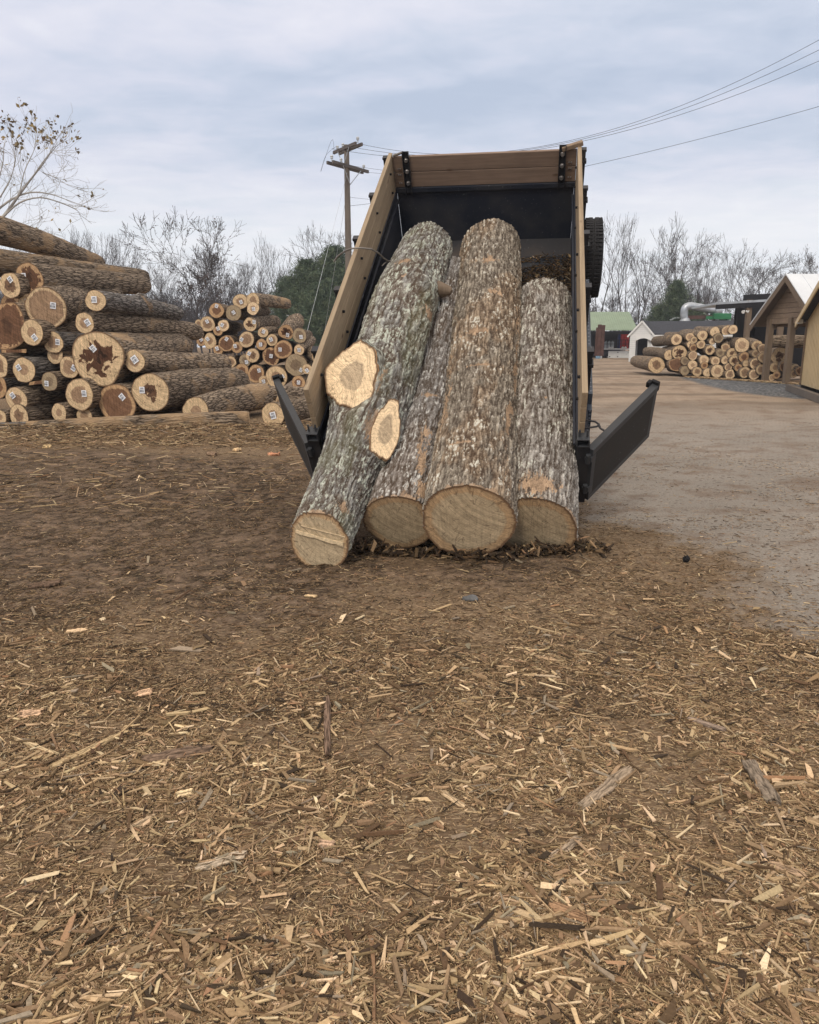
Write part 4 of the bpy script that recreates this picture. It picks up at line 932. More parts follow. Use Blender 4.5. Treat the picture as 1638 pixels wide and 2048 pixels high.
mm('small shaded end left of the ragged yellow one, middle pile', 402, 683, 9, 216, tg=(0, -4), cut='cut_brown')
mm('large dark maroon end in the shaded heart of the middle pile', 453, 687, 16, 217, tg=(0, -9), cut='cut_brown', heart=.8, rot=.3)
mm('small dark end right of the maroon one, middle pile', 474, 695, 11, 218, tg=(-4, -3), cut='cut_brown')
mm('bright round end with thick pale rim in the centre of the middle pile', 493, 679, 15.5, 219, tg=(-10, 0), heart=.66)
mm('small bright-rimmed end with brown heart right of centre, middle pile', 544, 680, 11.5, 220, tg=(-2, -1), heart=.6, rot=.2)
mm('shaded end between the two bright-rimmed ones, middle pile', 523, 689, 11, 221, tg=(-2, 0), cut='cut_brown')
mm('large red-brown ringed end at right centre of the middle pile', 566, 699, 18.5, 222, tg=(-6, 0), cut='cut_brown', heart=.72)
mm('slanting log with small tagged end at the right shoulder of the middle pile', 598, 700, 10.5, 223, far=(622, 681, 11), length=2.4, tg=(0, 0), cut='cut_pale')
mm('cracked log end below the bright centre one, middle pile', 505, 711, 14, 224, tg=(-7, -4), heart=.5, rot=.6)
mm('brown end at lower left of the cracked one, middle pile', 490, 721, 12, 225, tg=(3, 3), cut='cut_grey')
mm('half-hidden bright-rimmed end just above the near pile, middle pile', 462, 724, 11, 226, tg=None, heart=.6)
mm('splintered dark red rotten log end low in the middle pile', 542, 713, 17.5, 227, tg=(0, -1), cut='cut_brown', heart=.8, rot=.8, odd=.14)
mm('biggest plain brown end at the right foot of the middle pile', 592, 730, 22, 228, tg=(10, 10), cut='cut_grey', heart=.5)
mm('small end touching the trailer side board, right of the biggest plain end', 614, 738, 10, 229, tg=(0, 3))
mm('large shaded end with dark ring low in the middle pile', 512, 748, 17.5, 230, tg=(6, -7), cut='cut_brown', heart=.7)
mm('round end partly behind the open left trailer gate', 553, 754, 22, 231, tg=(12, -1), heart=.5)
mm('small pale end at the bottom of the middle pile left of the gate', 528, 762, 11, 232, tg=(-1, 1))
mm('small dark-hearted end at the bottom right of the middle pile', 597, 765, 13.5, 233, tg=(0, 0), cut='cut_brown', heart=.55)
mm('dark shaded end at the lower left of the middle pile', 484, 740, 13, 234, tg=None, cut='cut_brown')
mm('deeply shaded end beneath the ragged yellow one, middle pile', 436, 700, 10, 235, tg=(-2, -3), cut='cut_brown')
mm('shaggy bark log lying at the right shoulder behind the slanting log', 640, 712, 17, 236, tg=None, far=(612, 706, 13), length=2.2)
# right pile
RP = 'saw logs in the far right pile'
def RY(px): return 36.5 - (px - 1310) / 290 * 5.5
def rr(label, px, py, r, seed, far=None, **k):
    k.setdefault('length', 3.6); k.setdefault('yaw', .14); k.setdefault('heart', .4 + (seed * 7 % 5) * .07); k.setdefault('rot', .05 + (seed * 3 % 4) * .1)
    k.setdefault('cut', ('cut_pale', 'cut', 'cut_pale', 'cut')[seed % 4])
    o = place_log(px, py, r, RY(px) + (745 - py) * .01, seed, far=far, nseg=20, nring=10, **k); tag(o, label, 'log', RP); return o
rr('biggest log lying by itself on the ground at the left end of the right pile', 1313, 730, 16.5, 301, far=(1272, 722, 12), length=4.4, cut='cut', heart=.5, rot=.5)
rr('log with bright pale end resting on the big ground log at the left end', 1338, 710, 10, 302, far=(1293, 703, 9), length=4.4, cut='cut_pale', heart=.25)
rr('barked log above the two lowest at the left end of the right pile', 1353, 679, 11, 303, far=(1311, 683, 10), length=4.2, cut='cut_pale', rot=.4)
rr('small ringed end on the upper left slope of the right pile', 1380, 674, 8.5, 304, far=(1335, 672, 8), length=4.2)
rr('round pale end on the upper slope, between small ringed and topmost ends', 1405, 671, 10, 305, far=(1365, 668, 9), length=4.2, cut='cut_pale')
rr('topmost pale round end left of the ragged log, right pile', 1430, 664, 10, 306, far=(1395, 660, 8), length=3.6, cut='cut_pale', heart=.2)
rr('round ringed end at the very peak of the right pile', 1453.5, 661, 9.5, 307, far=(1436, 660, 9), length=3., cut='cut_pale')
rr('ragged short log with torn bark right beside the peak end', 1466, 659, 9, 308, peel=.1)
rr('shaded end tucked beneath the topmost pale end', 1437, 676, 9.5, 309, cut='cut_grey')
rr('tiny bright end with brown heart in the second layer of the right pile', 1425, 683, 6.5, 310)
rr('round end under the upper slope log, third from its left, right pile', 1402, 689, 8.5, 311)
rr('small knotted end left of the round second-layer one', 1381, 689, 7, 312, heart=.3, rot=.6)
rr('small end half hidden behind the small ringed one', 1388, 680, 7, 313)
rr('small brown end below the small knotted one', 1387, 696, 7.5, 314, cut='cut_brown')
rr('large end with a dark diagonal crack over the oval dark log', 1359, 705, 14.5, 315, cut='cut', heart=.5, rot=.95)
rr('white-rimmed oval end with big brown heart, left part of the right pile', 1386, 711, 9, 316, cut='cut_pale', heart=.78)
rr('end with dark star heart in the middle of the right pile', 1420, 700, 9.5, 317, heart=.5, rot=.9)
rr('round dull end beneath the ragged hanging log', 1441, 706, 8.5, 318, cut='cut_grey')
rr('log running back and upward from its round end under the peak', 1451, 695, 8.5, 319, far=(1458, 680, 7), length=2.6)
rr('large bright end with big round heart, top of the right half of the pile', 1484, 690, 14.5, 320, cut='cut_pale', heart=.52)
rr('upper end with crisp dark heart just left of the brown post', 1514, 691, 10, 321, far=(1492, 682, 8), length=3.2, heart=.55)
rr('plain end behind the crisp-hearted one next to the brown post', 1525, 697, 9, 322)
rr('small oval yellowish end left of the post, second layer', 1511, 707, 7.5, 323)
rr('brown-hearted end touching the brown post, second layer', 1527, 715, 10.5, 324, heart=.6, cut='cut')
rr('torn-edged end below the big bright one, right pile', 1464, 706, 10, 325, rot=.7, odd=.12)
rr('dark-hearted end right of the torn-edged one', 1488, 714, 10, 326, cut='cut_brown')
rr('smallest butter-yellow end in the right half of the pile', 1492, 727, 6.5, 327, cut='cut', heart=.15)
rr('end with black heart and orange rim right of the yellow one', 1511, 727, 11, 328, heart=.6, rot=.6)
rr('end with open black hollow, lower middle of the right pile', 1469, 722, 10.5, 329, heart=.55, rot=.9)
rr('small round end left of the black hollow one', 1451, 720, 8.5, 330)
rr('round pale end in the centre of the lower middle row', 1431, 722, 9, 331, cut='cut_pale')
rr('round white-rimmed end left of the centre one in the lower middle row', 1408, 720, 9.5, 332, cut='cut_pale', heart=.5)
rr('wide oval end with dark brown heart and notched rim, lower left', 1353, 729, 14, 333, cut='cut_brown', heart=.85, rot=.3, odd=.12)
rr('small brownish end tucked right of the wide oval', 1370, 722, 8, 334, cut='cut_grey')
rr('pale end with small round heart right of the wide oval', 1385, 730, 9.5, 335, cut='cut_pale')
rr('small dark end in the gap of the lower left rows', 1409, 731, 7, 336, cut='cut_brown')
rr('small chipped end in the bottom rows below the black hollow', 1457, 734, 7.5, 337, cut='cut_pale')
rr('small brown end right of the chipped one, bottom rows', 1477, 735, 7.5, 338, cut='cut_brown')
rr('end leaning on the brown post in the bottom rows', 1522, 739, 10, 339)
rr('grey weathered end, leftmost of the bottom row', 1370, 741, 9.5, 340, cut='cut_grey')
rr('tilted oval end second from the left in the bottom row', 1395, 743, 9.5, 341, rot=.4)
rr('round end third from the left in the bottom row', 1415, 745, 8.5, 342, cut='cut_pale', heart=.2)
rr('large octagon-edged end in the middle of the bottom row', 1435, 742, 13, 343, cut='cut_pale', heart=.5)
rr('wide knotty end right of the large bottom-row one', 1460, 749, 9.5, 344, odd=.15, rot=.4)
rr('grey-hearted round end, left of two alike at the right of the bottom row', 1490, 745, 11, 345, heart=.66)
rr('grey-hearted round end leaning at the right of the bottom row beside the post', 1508.5, 749, 10.5, 346, heart=.66)
rr('big flat-topped end with cracked star heart between the two posts', 1560, 712, 17, 347, cut='cut', heart=.5, rot=.8, odd=.1)
rr('round ringed end low between the two posts', 1550.5, 735, 10.5, 348, cut='cut')
rr('deep red-brown end beside the right post', 1570, 733, 10.5, 349, cut='cut_brown', heart=.8)
rr('small end between right post and cream shed, upper', 1590, 735, 7.5, 350)
rr('small end between right post and cream shed, lower', 1587, 748, 7.5, 351)
rr('small end on the ground just right of the left post', 1544, 755, 6.5, 352)
rr('brown log body lying low between the posts', 1553, 750, 8, 353, cut='cut_brown', yaw=.9)
rr('small dark end at the foot of the cream shed corner', 1600, 742, 9, 354, cut='cut_brown')
o_ = pile_log(atY(1537, 683, 33.5), atY(1680, 687, 32.5), .27, .26, 360, bark='bark', heart=.5, cut='cut_grey', nring=12, nseg=20); tag(o_, 'long log lying level across the top of the right pile behind the posts', 'log', RP)
# ------------------------------------------------------------------ buildings on the right
def V3(a): return Vector((float(a[0]), float(a[1]), float(a[2])))
def quad_prism(mb, pts, thick):
    a, b_, c = (V3(pts[0]), V3(pts[1]), V3(pts[2])); n = (b_ - a).cross(c - a).normalized(); return mb.poly([V3(p) for p in pts], n * thick)
# pavilion: wood gable end on posts, pale metal roof
pav = empty('pavilion', (14.6, 30, 0)); tag(pav, 'open wooden pavilion with board gable, brown posts and pale metal roof', 'pavilion')
pav.location = (0, 0, 0)
A = V3(atY(1532, 638, 31.5)); B = V3(atY(1650, 606, 27.6)); B.z = A.z; gd = (B - A); gd.z = 0; gw = gd.length; gdir = gd.normalized(); back = Vector((-gdir.y, gdir.x, 0))
if back.x < 0: back = -back
apx = (A + B) / 2; apx.z = atY(1578, 552, (A.y + B.y) / 2)[2]
DEP = 7.0; upz = Vector((0, 0, 1))
b = MB(); n_ = 8; slope = (apx.z - A.z) / (gw / 2)
for k in range(n_):      # horizontal lap boards, each a touch proud of the one above
    z0 = (apx.z - A.z) * k / n_; z1 = (apx.z - A.z) * (k + 1) / n_ - .012
    i0 = z0 / slope; i1 = z1 / slope; off = -back * (.02 * (k % 2) + .01)
    b.poly([A + gdir * i0 + upz * z0 + off, B - gdir * i0 + upz * z0 + off, B - gdir * i1 + upz * z1 + off, A + gdir * i1 + upz * z1 + off], back * .03)
b.build('gable_board', M['old_wood_h'], pav)
ov = .38; rt_ = gdir * ov - upz * ov * slope
for s, e in ((-1, A), (1, B)):
    q = (-gdir if s < 0 else gdir) * ov - upz * ov * slope; o0 = -back * .45
    b = MB(); pts_ = [apx + o0 + upz * .03, e + q + o0 + upz * .03, e + q + back * DEP + upz * .03, apx + back * DEP + upz * .03]
    b.poly(pts_, upz * .05)
    for k in range(12):
        p0 = apx + o0 + back * (k * .62) + upz * .083; p1 = e + q + o0 + back * (k * .62) + upz * .083; b.beam(p0, p1, .035, .025)
    b.build('roof', M['roof_white'], pav)
    MB().poly([p_ - upz * .035 for p_ in pts_], upz * .03).build('sheathing', M['old_wood'], pav)
    b = MB(); b.beam(apx + o0 * .96 - upz * .09, e + q + o0 * .96 - upz * .09, .05, .20)
    for k in range(1, 8): b.beam(apx + back * (k * .9 - .3) - upz * .07, e + q + back * (k * .9 - .3) - upz * .07, .05, .14)
    b.build('rafter', M['old_wood'], pav)
for f in (.10, .50, .95):
    p = A + gdir * gw * f
    for dback in (0, 3.2, 6.4):
        if f == .50 and dback: continue
        q = p + back * dback; MB().box((q.x, q.y, A.z / 2), (.21, .21, A.z), math.atan2(gdir.y, gdir.x)).build('post', M['old_wood'], pav)
MB().beam(A + gdir * .1 - upz * .11 + back * .03, B - gdir * .1 - upz * .11 + back * .03, .10, .20).build('beam', M['old_wood_h'], pav)
# cream shed at the right border
shed = empty('shed'); tag(shed, 'cream board shed cut off by the right edge of the photo', 'shed')
A = V3(ground(1600, 782)); Bq = V3(ground(1700, 818)); A.z = Bq.z = 0; d = (Bq - A).normalized(); bk_ = Vector((-d.y, d.x, 0)); bk_ = bk_ if bk_.x > 0 else -bk_; Wd = 6.4
ez = atY(1606, 640, A.y)[2]; pz = ez + 1.0
b = MB(); b.poly([A + upz * .22, A + d * Wd + upz * .22, A + d * Wd + upz * ez, A + d * Wd / 2 + upz * pz, A + upz * ez], bk_ * 5)
b.build('wall', M['cream'], shed)
b = MB()
for k in range(1, 27): 
    x = k * .236; hgt = ez + (pz - ez) * (1 - abs(x - Wd / 2) / (Wd / 2)); b.beam(A + d * x + upz * .24 - bk_ * .004, A + d * x + upz * (hgt - .1) - bk_ * .004, .016, .01, d)
b.build('batten', M['cream'], shed)
MB().beam(A + upz * .22 - bk_ * .012 + d * .04, A + upz * ez - bk_ * .012 + d * .04, .09, .03, d).build('corner_trim', M['old_wood_h'], shed)
for s in (0, 1):
    e = A + d * (Wd * s); m_ = A + d * Wd / 2 + upz * pz; out = (d if s else -d) * .25 - upz * .25 * (pz - ez) / (Wd / 2)
    b = MB(); b.poly([m_ - bk_ * .3 + upz * .01, e + upz * ez + out - bk_ * .3 + upz * .01, e + upz * ez + out + bk_ * 5.2 + upz * .01, m_ + bk_ * 5.2 + upz * .01], upz * .06); b.build('roof', M['shingle'], shed)
    MB().beam(m_ - bk_ * .32 - upz * .07, e + upz * ez + out - bk_ * .32 - upz * .07, .04, .17).build('fascia', M['cream'], shed)
b = MB(); b.beam(A + upz * .11 - bk_ * .35 - d * .15, A + d * Wd + upz * .11 - bk_ * .35, .15, .20).beam(A + upz * .10 - d * .05, A + upz * .10 + bk_ * 5, .12, .18).build('skid', M['pole_wood'], shed)
# small box lamp under the pavilion eave
q = atY(1600, 643, 25.2); tag(MB().box(q, (.16, .12, .14), bev=.02).box(q + np.array([0, .08, .03]), (.06, .1, .06)).build('wall_lamp', M['white_paint']), 'small white lamp box beside the cream shed roof corner', 'lamp')
# dark open barn
barn = empty('barn'); tag(barn, 'dark open-fronted barn with a low sloping roof behind the right log pile', 'barn')
Yb = 46.; a = V3(atY(1457, 760, Yb)); a.z = 0; c = V3(atY(1660, 760, 42.)); c.z = 0; zt = atY(1457, 614, Yb)[2]
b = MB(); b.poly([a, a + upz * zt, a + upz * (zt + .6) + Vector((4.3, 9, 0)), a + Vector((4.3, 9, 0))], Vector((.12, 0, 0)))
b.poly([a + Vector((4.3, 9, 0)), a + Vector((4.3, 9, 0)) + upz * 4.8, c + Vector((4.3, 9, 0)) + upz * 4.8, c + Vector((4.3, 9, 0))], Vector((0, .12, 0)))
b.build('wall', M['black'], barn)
e0 = V3(atY(1432, 609, Yb - .5)); e1 = V3(atY(1690, 594, 41.)); dep = Vector((2.2, 10, .15))
MB().poly([e0, e1, e1 + dep, e0 + dep], upz * .12).build('roof', M['galv'], barn)
MB().beam(e0 - upz * .14, e1 - upz * .14, .06, .26).build('fascia', M['black'], barn)
for px in (1490, 1556):
    q = V3(atY(px, 700, Yb - 1 - (px - 1457) * .018)); MB().box((q.x, q.y, 1.95), (.26, .26, 3.9)).build('post', M['old_wood'], barn)
MB().box((a.x + 3.5, a.y + 4, 1.6), (1.2, .8, 2.2)).box((a.x + 5.5, a.y + 3, .6), (1.5, .8, 1.2)).build('rack', M['black'], barn)
q = atY(1489, 622, Yb - 1.6); b = MB().tube([q, q + np.array([-.12, -.1, -.06])], [.05, .10], 10).tube([q + np.array([.1, 0, 0]), q + np.array([.2, -.12, -.06])], [.05, .09], 10)
tag(b.build('flood_lamp', M['white_paint'], None, True), 'small twin white flood lamp high on the dark barn post', 'lamp')
# white gabled shed with long shingle roof
ws = empty('garden_shed'); tag(ws, 'white sided garden building with arched gable doorway and long dark shingle roof', 'shed')
Yw = 60.; A = V3(ground(1257, 723)); B = V3(atY(1303, 723, A.y - .9)); A.z = B.z = 0; d = (B - A).normalized(); wd = (B - A).length; bkd = Vector((-d.y, d.x, 0))
ez = atY(1260, 670, A.y)[2]; pz = atY(1279, 644, A.y)[2]; zd0 = atY(1280, 676, A.y)[2]
b = MB(); x0, x1 = wd * .26, wd * .92
b.poly([A, A + d * x0, A + d * x0 + upz * ez, A + upz * ez], bkd * .1); b.poly([A + d * x1, B, B + upz * ez, A + d * x1 + upz * ez], bkd * .1)
arch = [A + d * (x0 + (x1 - x0) * t) + upz * (zd0 - .22 + .20 * math.sin(math.pi * t)) for t in np.linspace(0, 1, 9)]
b.poly([A + d * x0 + upz * (ez + .002)] + [A + d * x0 + upz * (zd0 - .22)] + arch[1:-1] + [A + d * x1 + upz * (zd0 - .22), A + d * x1 + upz * (ez + .002)], bkd * .1)
b.poly([A + upz * (ez + .004), B + upz * (ez + .004), (A + B) / 2 + upz * pz], bkd * .1)
LW = 7.2; Lr = d * LW + bkd * .0
# the long wing runs to the right behind the gable porch
bw0 = B + bkd * .1; wdir = (d * .985 + bkd * .17).normalized(); 
b.poly([bw0, bw0 + wdir * LW, bw0 + wdir * LW + upz * ez, bw0 + upz * ez], bkd * .1); b.poly([A + bkd * .1, A + bkd * 3, A + bkd * 3 + upz * ez, A + bkd * .1 + upz * ez], d * .1)
b.build('wall', M['white_paint'], ws)
b = MB()
for k in range(1, 14):
    z = k * ez / 14; b.beam(A + upz * z - bkd * .008, A + d * x0 + upz * z - bkd * .008, .012, .018)
    b.beam(bw0 + upz * z - bkd * .008, bw0 + wdir * LW + upz * z - bkd * .008, .012, .018)
for k in range(1, 7): 
    z = ez + k * (pz - ez) / 7; f = (1 - k / 7) * wd / 2; m_ = (A + B) / 2; b.beam(m_ - d * f + upz * z - bkd * .008, m_ + d * f + upz * z - bkd * .008, .012, .016)
b.build('siding_lap', M['silver'], ws)
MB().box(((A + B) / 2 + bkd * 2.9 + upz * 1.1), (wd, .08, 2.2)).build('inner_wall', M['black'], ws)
MB().box((A + d * (x1 - .17) + bkd * .35 + upz * 1.0), (.34, .05, 1.9)).build('door', M['white_paint'], ws)
ap_ = (A + B) / 2 + upz * pz
for e, s in ((A, -1), (B, 1)):
    q = (d * s) * .18 - upz * .18 * (pz - ez) / (wd / 2)
    MB().beam(ap_ - bkd * .12 + upz * .05, e + upz * ez + q - bkd * .12 + upz * .05, .05, .13).build('rake_trim', M['white_paint'], ws)
    MB().poly([ap_ - bkd * .1 + upz * .06, e + upz * ez + q - bkd * .1 + upz * .06, e + upz * ez + q + bkd * 3 + upz * .06, ap_ + bkd * 3 + upz * .06], upz * .05).build('roof', M['shingle'], ws)
r0_ = V3(atY(1284, 644, A.y + 1.6)); r1_ = r0_ + wdir * (LW + .2); f0 = bw0 - bkd * .18 + upz * (ez + .02); f1 = f0 + wdir * (LW + .35)
MB().poly([r0_, r1_, f1, f0 - d * .15], upz * .06).build('roof', M['shingle'], ws)
MB().beam(f0 - upz * .09, f1 - upz * .09, .05, .14).build('fascia', M['white_paint'], ws)
# green metal roof on an open pole building
gb = empty('pole_building'); tag(gb, 'open pole building with ribbed green metal roof beyond the trailer', 'building')
Yg = 74.; c0 = V3(atY(1120, 661, Yg)); c1_ = V3(atY(1275, 661, Yg)); r0_ = V3(atY(1120, 625, Yg + 4)); r1_ = V3(atY(1258, 625, Yg + 4)); c0.z = c1_.z; r0_.z = r1_.z
MB().poly([c0, c1_, r1_, r0_], upz * .06).build('roof', M['green_metal'], gb)
b = MB()
for k in range(34): f = k / 33; b.beam(c0.lerp(c1_, f) + upz * .07, r0_.lerp(r1_, f) + upz * .07, .045, .04)
b.build('roof_rib', M['green_metal'], gb)
MB().poly([r0_, r1_, r1_ + Vector((0, 4, -1.6)), r0_ + Vector((0, 4, -1.6))], upz * .05).build('roof', M['green_metal'], gb)
for k in range(3):
    q = c0.lerp(c1_, (.05, .30, .99)[k]); MB().box((q.x, q.y + .3, q.z / 2), (.2, .2, q.z)).build('post', M['old_wood'], gb)
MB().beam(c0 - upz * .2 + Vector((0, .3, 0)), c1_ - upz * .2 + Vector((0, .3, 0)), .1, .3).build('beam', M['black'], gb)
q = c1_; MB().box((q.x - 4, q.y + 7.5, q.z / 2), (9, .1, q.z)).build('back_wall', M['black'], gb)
# brown steel columns
for k, (px, lean, z1, lab) in enumerate([(1193.5, 0, 655, 'thin rusty steel post at the trailer side'), (1199, 0, 649, 'left of two tall rusty steel beams standing by the green-roofed building'), (1206, 0, 650, 'right of two tall rusty steel beams standing by the green-roofed building')]):
    p0 = V3(atY(px - 2.5, 712, 58)); p1 = V3(atY(px + 1.5 + lean, z1, 58)); wq = .10 if k == 0 else .24
    b = MB().beam(p0, p1, wq, .03, (0, 1, 0)).beam(p0 + Vector((0, .2, 0)), p1 + Vector((0, .2, 0)), wq, .03, (0, 1, 0)).beam(p0 + Vector((0, .1, 0)), p1 + Vector((0, .1, 0)), .03, .17, (0, 1, 0))
    tag(b.build('steel_beam', M['rust']), lab, 'beam')
for k, (px, r) in enumerate([(1193.5, .11), (1197.3, .13), (1202.2, .09)]):
    q = ground(px, 717); mb = MB().lathe([(0, 0), (r, 0), (r, .42), (r * .45, .52), (r * .4, .60), (0, .61)], V3(q), None, 12)
    tag(mb.build('water_jug', M['jug' if k < 2 else 'silver'], None, True), ['leftmost small blue plastic jug at the foot of the rusty beams', 'larger blue plastic jug at the foot of the rusty beams', 'whitish plastic jug right of the two blue jugs'][k], 'jug')
# flatbed truck with tanks
tk = empty('flatbed_truck'); tag(tk, 'flatbed truck with white side box and black rails under the green roof', 'truck')
p = ground(1212, 716); Yt = p[1]; 
def tx(px): return atY(px, 700, Yt)[0]
def tz(py): return float(atY(1230, py, Yt)[2])
x0, x1 = tx(1207), tx(1285)
MB().box(((x0 + x1) / 2, Yt + 1.1, tz(698)), (x1 - x0, 2.2, .12)).build('deck', M['white_paint'], tk)
MB().box(((tx(1217) + tx(1285)) / 2, Yt + .25, (tz(702) + tz(716)) / 2), (tx(1285) - tx(1217), .5, tz(702) - tz(716)), bev=.02).build('side_box', M['white_paint'], tk)
b = MB()
for px, py in ((1236, 704.5), (1236, 713), (1220, 713)): b.lathe([(0, .0), (.05, .0), (.05, .03)], (tx(px), Yt - .01, tz(py)), Matrix.Rotation(math.pi / 2, 3, 'X'), 10)
b.build('latch', M['black'], tk)
b = MB()
for px in (1208, 1214, 1221, 1228, 1236, 1243, 1250, 1257, 1264): b.box((tx(px), Yt + .05, (tz(697) + tz(680)) / 2), (.05, .05, tz(680) - tz(697)))
for py in (680, 688): b.box(((x0 + x1) / 2, Yt + .05, tz(py)), (x1 - x0, .04, .05))
b.box(((x0 + x1) / 2, Yt + 2.1, (tz(697) + tz(668)) / 2), (x1 - x0, .05, tz(668) - tz(697)))
b.build('rail', M['black'], tk)
b = MB().box((tx(1211), Yt + .5, .45), (.7, .9, .6), bev=.05); b.build('fuel_tank', M['black'], tk)
for px in (1213, 1279):
    for yy in (.35, 1.9):
        wq = bpy.data.objects.new('wheel', None); link(wq, tk); wheel(wq, (tx(px), Yt + yy + .4, .45), Matrix.Rotation(-math.pi / 2, 3, 'X'), .45, .28)
for px in (1219, 1224.5, 1245, 1250.5):
    b = MB(); c_ = Vector((tx(px), Yt - .05, tz(696.3))); b.poly([c_ + Vector((.13 * math.cos(a), 0, .16 * math.sin(a))) for a in np.linspace(0, math.pi, 9)], Vector((0, .04, 0)))
    b.build('reel_guard', M['white_paint'], tk)
def cyl(px, z0, z1, r, mat, lab, yy, g, seed):
    h = z1 - z0; b = MB().lathe([(0, 0), (r, 0), (r, h * .80), (r * .8, h * .88), (r * .35, h * .93), (r * .3, h), (0, h)], (tx(px), Yt + yy, z0), None, 14)
    o = b.build('gas_cylinder', M[mat], None, True); tag(o, lab, 'cylinder', g)
for k, px in enumerate((1214, 1220, 1226.5)): 
    cyl(px, tz(696.8), tz(682), .2, 'silver', ['leftmost silver tank on the flatbed', 'middle silver tank on the flatbed', 'rightmost silver tank on the flatbed, near the blue cylinder'][k], .45, 'tanks on the flatbed', k)
cyl(1240, tz(696.8), tz(661), .17, 'blue', 'tall dark blue cylinder left of the red cylinders', .5, 'tanks on the flatbed', 5)
for k, px in enumerate((1245, 1250.3, 1255.6)):
    cyl(px, tz(696.8), tz(662), .185, 'red', ['leftmost red cylinder beside the blue one', 'middle red cylinder on the flatbed', 'right red cylinder next to the white shed roof edge'][k], .45, 'tanks on the flatbed', k)
q0, q1 = V3(atY(1214, 670, Yt + 4)), V3(atY(1243, 664, Yt + 4))
tag(MB().poly([q0, q1 - Vector((0, 0, .45)), q1 + Vector((0, 1.6, .05)), q0 + Vector((0, 1.6, .1))], upz * .04).build('tarp', M['white_paint']), 'white tarp edge strung under the green roof behind the silver tanks', 'tarp')
# dust pipe, green machine
Yp = 66.
pp = [(1370, 642), (1368, 630), (1369, 619), (1373, 613.5), (1382, 612), (1400, 615), (1420, 619), (1436, 622)]
P_ = catmull([atY(a_, b_, Yp) for a_, b_ in pp], 30)
b = MB().tube([tuple(x) for x in P_], .31, 16); b.lathe([(.31, .3), (.5, -.02)], P_[0] + np.array([0, 0, -.05]), None, 16)
b.lathe([(.31, -.05), (.42, 0), (.42, .5), (.31, .6)], P_[-1] + np.array([-.3, 0, 0]), Matrix.Rotation(math.pi / 2, 3, 'Y'), 16)
for i in (6, 12, 18, 24): b.tube([tuple(P_[i]), tuple(P_[i] + (P_[i + 1] - P_[i]) * .3)], .335, 16)
tag(b.build('dust_pipe', M['galv'], None, True), 'bent galvanized pipe rising over the dark shingle roof', 'pipe')
b = MB(); arc = [atY(1340, 641, Yp + 1), atY(1349, 637, Yp + 1), atY(1358, 636.3, Yp + 1), atY(1364, 636.5, Yp + 1)]; b.tube([tuple(x) for x in arc], .10, 10)
tag(b.build('flex_hose', M['galv'], None, True), 'thin grey hose curving down left of the galvanized pipe foot', 'hose')
gm = empty('green_machine'); tag(gm, 'green sawmill blower with rusty arm above the shingle roof', 'machine')
c_ = V3(atY(1441, 633, Yp)); MB().box(c_, (1.5, 1., .5), bev=.06).box(c_ + Vector((-.9, 0, -.1)), (.8, .6, .25)).build('housing', M['green_paint'], gm)
MB().beam(atY(1373, 635, Yp), atY(1424, 634, Yp), .25, .28).build('arm', M['rust'], gm)
MB().poly([V3(atY(1438, 648, Yp - 1)), V3(atY(1462, 648, Yp - 1)), V3(atY(1462, 639, Yp)), V3(atY(1432, 640, Yp))], Vector((0, .3, -.1))).build('hood', M['pale_green'], gm)
for dx in (-.5, .5): MB().box((c_.x + dx, c_.y, c_.z / 2 - .1), (.12, .12, c_.z - .2)).build('leg', M['rust'], gm)
# ------------------------------------------------------------------ utility pole and wires
up_ = empty('utility_pole'); tag(up_, 'wooden utility pole with two double crossarms rising behind the trailer', 'utility pole')
Pb = atY(700, 700, 37.); px_, py_ = Pb[0], Pb[1]
ztop = float(atY(700, 290, 37.)[2])
b = MB().tube([(px_, py_, -.3), (px_, py_, ztop * .5), (px_, py_, ztop)], [.19, .155, .115], 14); b.build('pole', M['pole_wood'], up_, True)
def arm(za, zb, xa, xb, dy):
    pa = V3(atY(xa, za, 37. - dy)); pb = V3(atY(xb, zb, 37. + dy)); dd = (pb - pa); dd.z *= .25; mid = (pa + pb) / 2; pa = mid - dd / 2; pb = mid + dd / 2
    b = MB(); n_ = Vector((-(pb - pa).y, (pb - pa).x, 0)).normalized() * .15
    b.beam(pa + n_, pb + n_, .09, .13).beam(pa - n_, pb - n_, .09, .13); a_ = b.build('crossarm', M['arm_wood'], up_)
    b = MB()
    for f in (.25, .75): b.beam(pa.lerp(pb, f) - n_ * 1.4 - upz * .07, Vector((px_, py_, (pa.z + pb.z) / 2 - .75)) - n_ * 1.1, .03, .03)
    b.build('brace', M['galv'], up_)
    for f in (.05, .30, .95):
        c_ = pa.lerp(pb, f) + upz * .06; MB().lathe([(0, 0), (.03, 0), (.03, .10), (.07, .12), (.05, .16), (.075, .19), (.045, .24), (0, .25)], c_, None, 10).build('insulator', M['silver'], up_, True)
    return pa, pb
t0, t1 = arm(302, 292, 673, 718, -1.0); u0, u1 = arm(330, 339, 660, 731, 1.2)
def wire(p0, p1, sag, lab, r=.011, g='power lines from the utility pole', n=24, cat='wire', mat='wire', name='power_line'):
    p0 = Vector(p0); p1 = Vector(p1); pts = [p0.lerp(p1, t) - upz * (4 * sag * t * (1 - t)) for t in np.linspace(0, 1, n)]
    tag(MB().tube(pts, r, 5).build(name, M[mat]), lab, cat, g)
def along(p0, p, f): p0 = np.array(p0); p = np.array(p); return p0 + (p - p0) * f
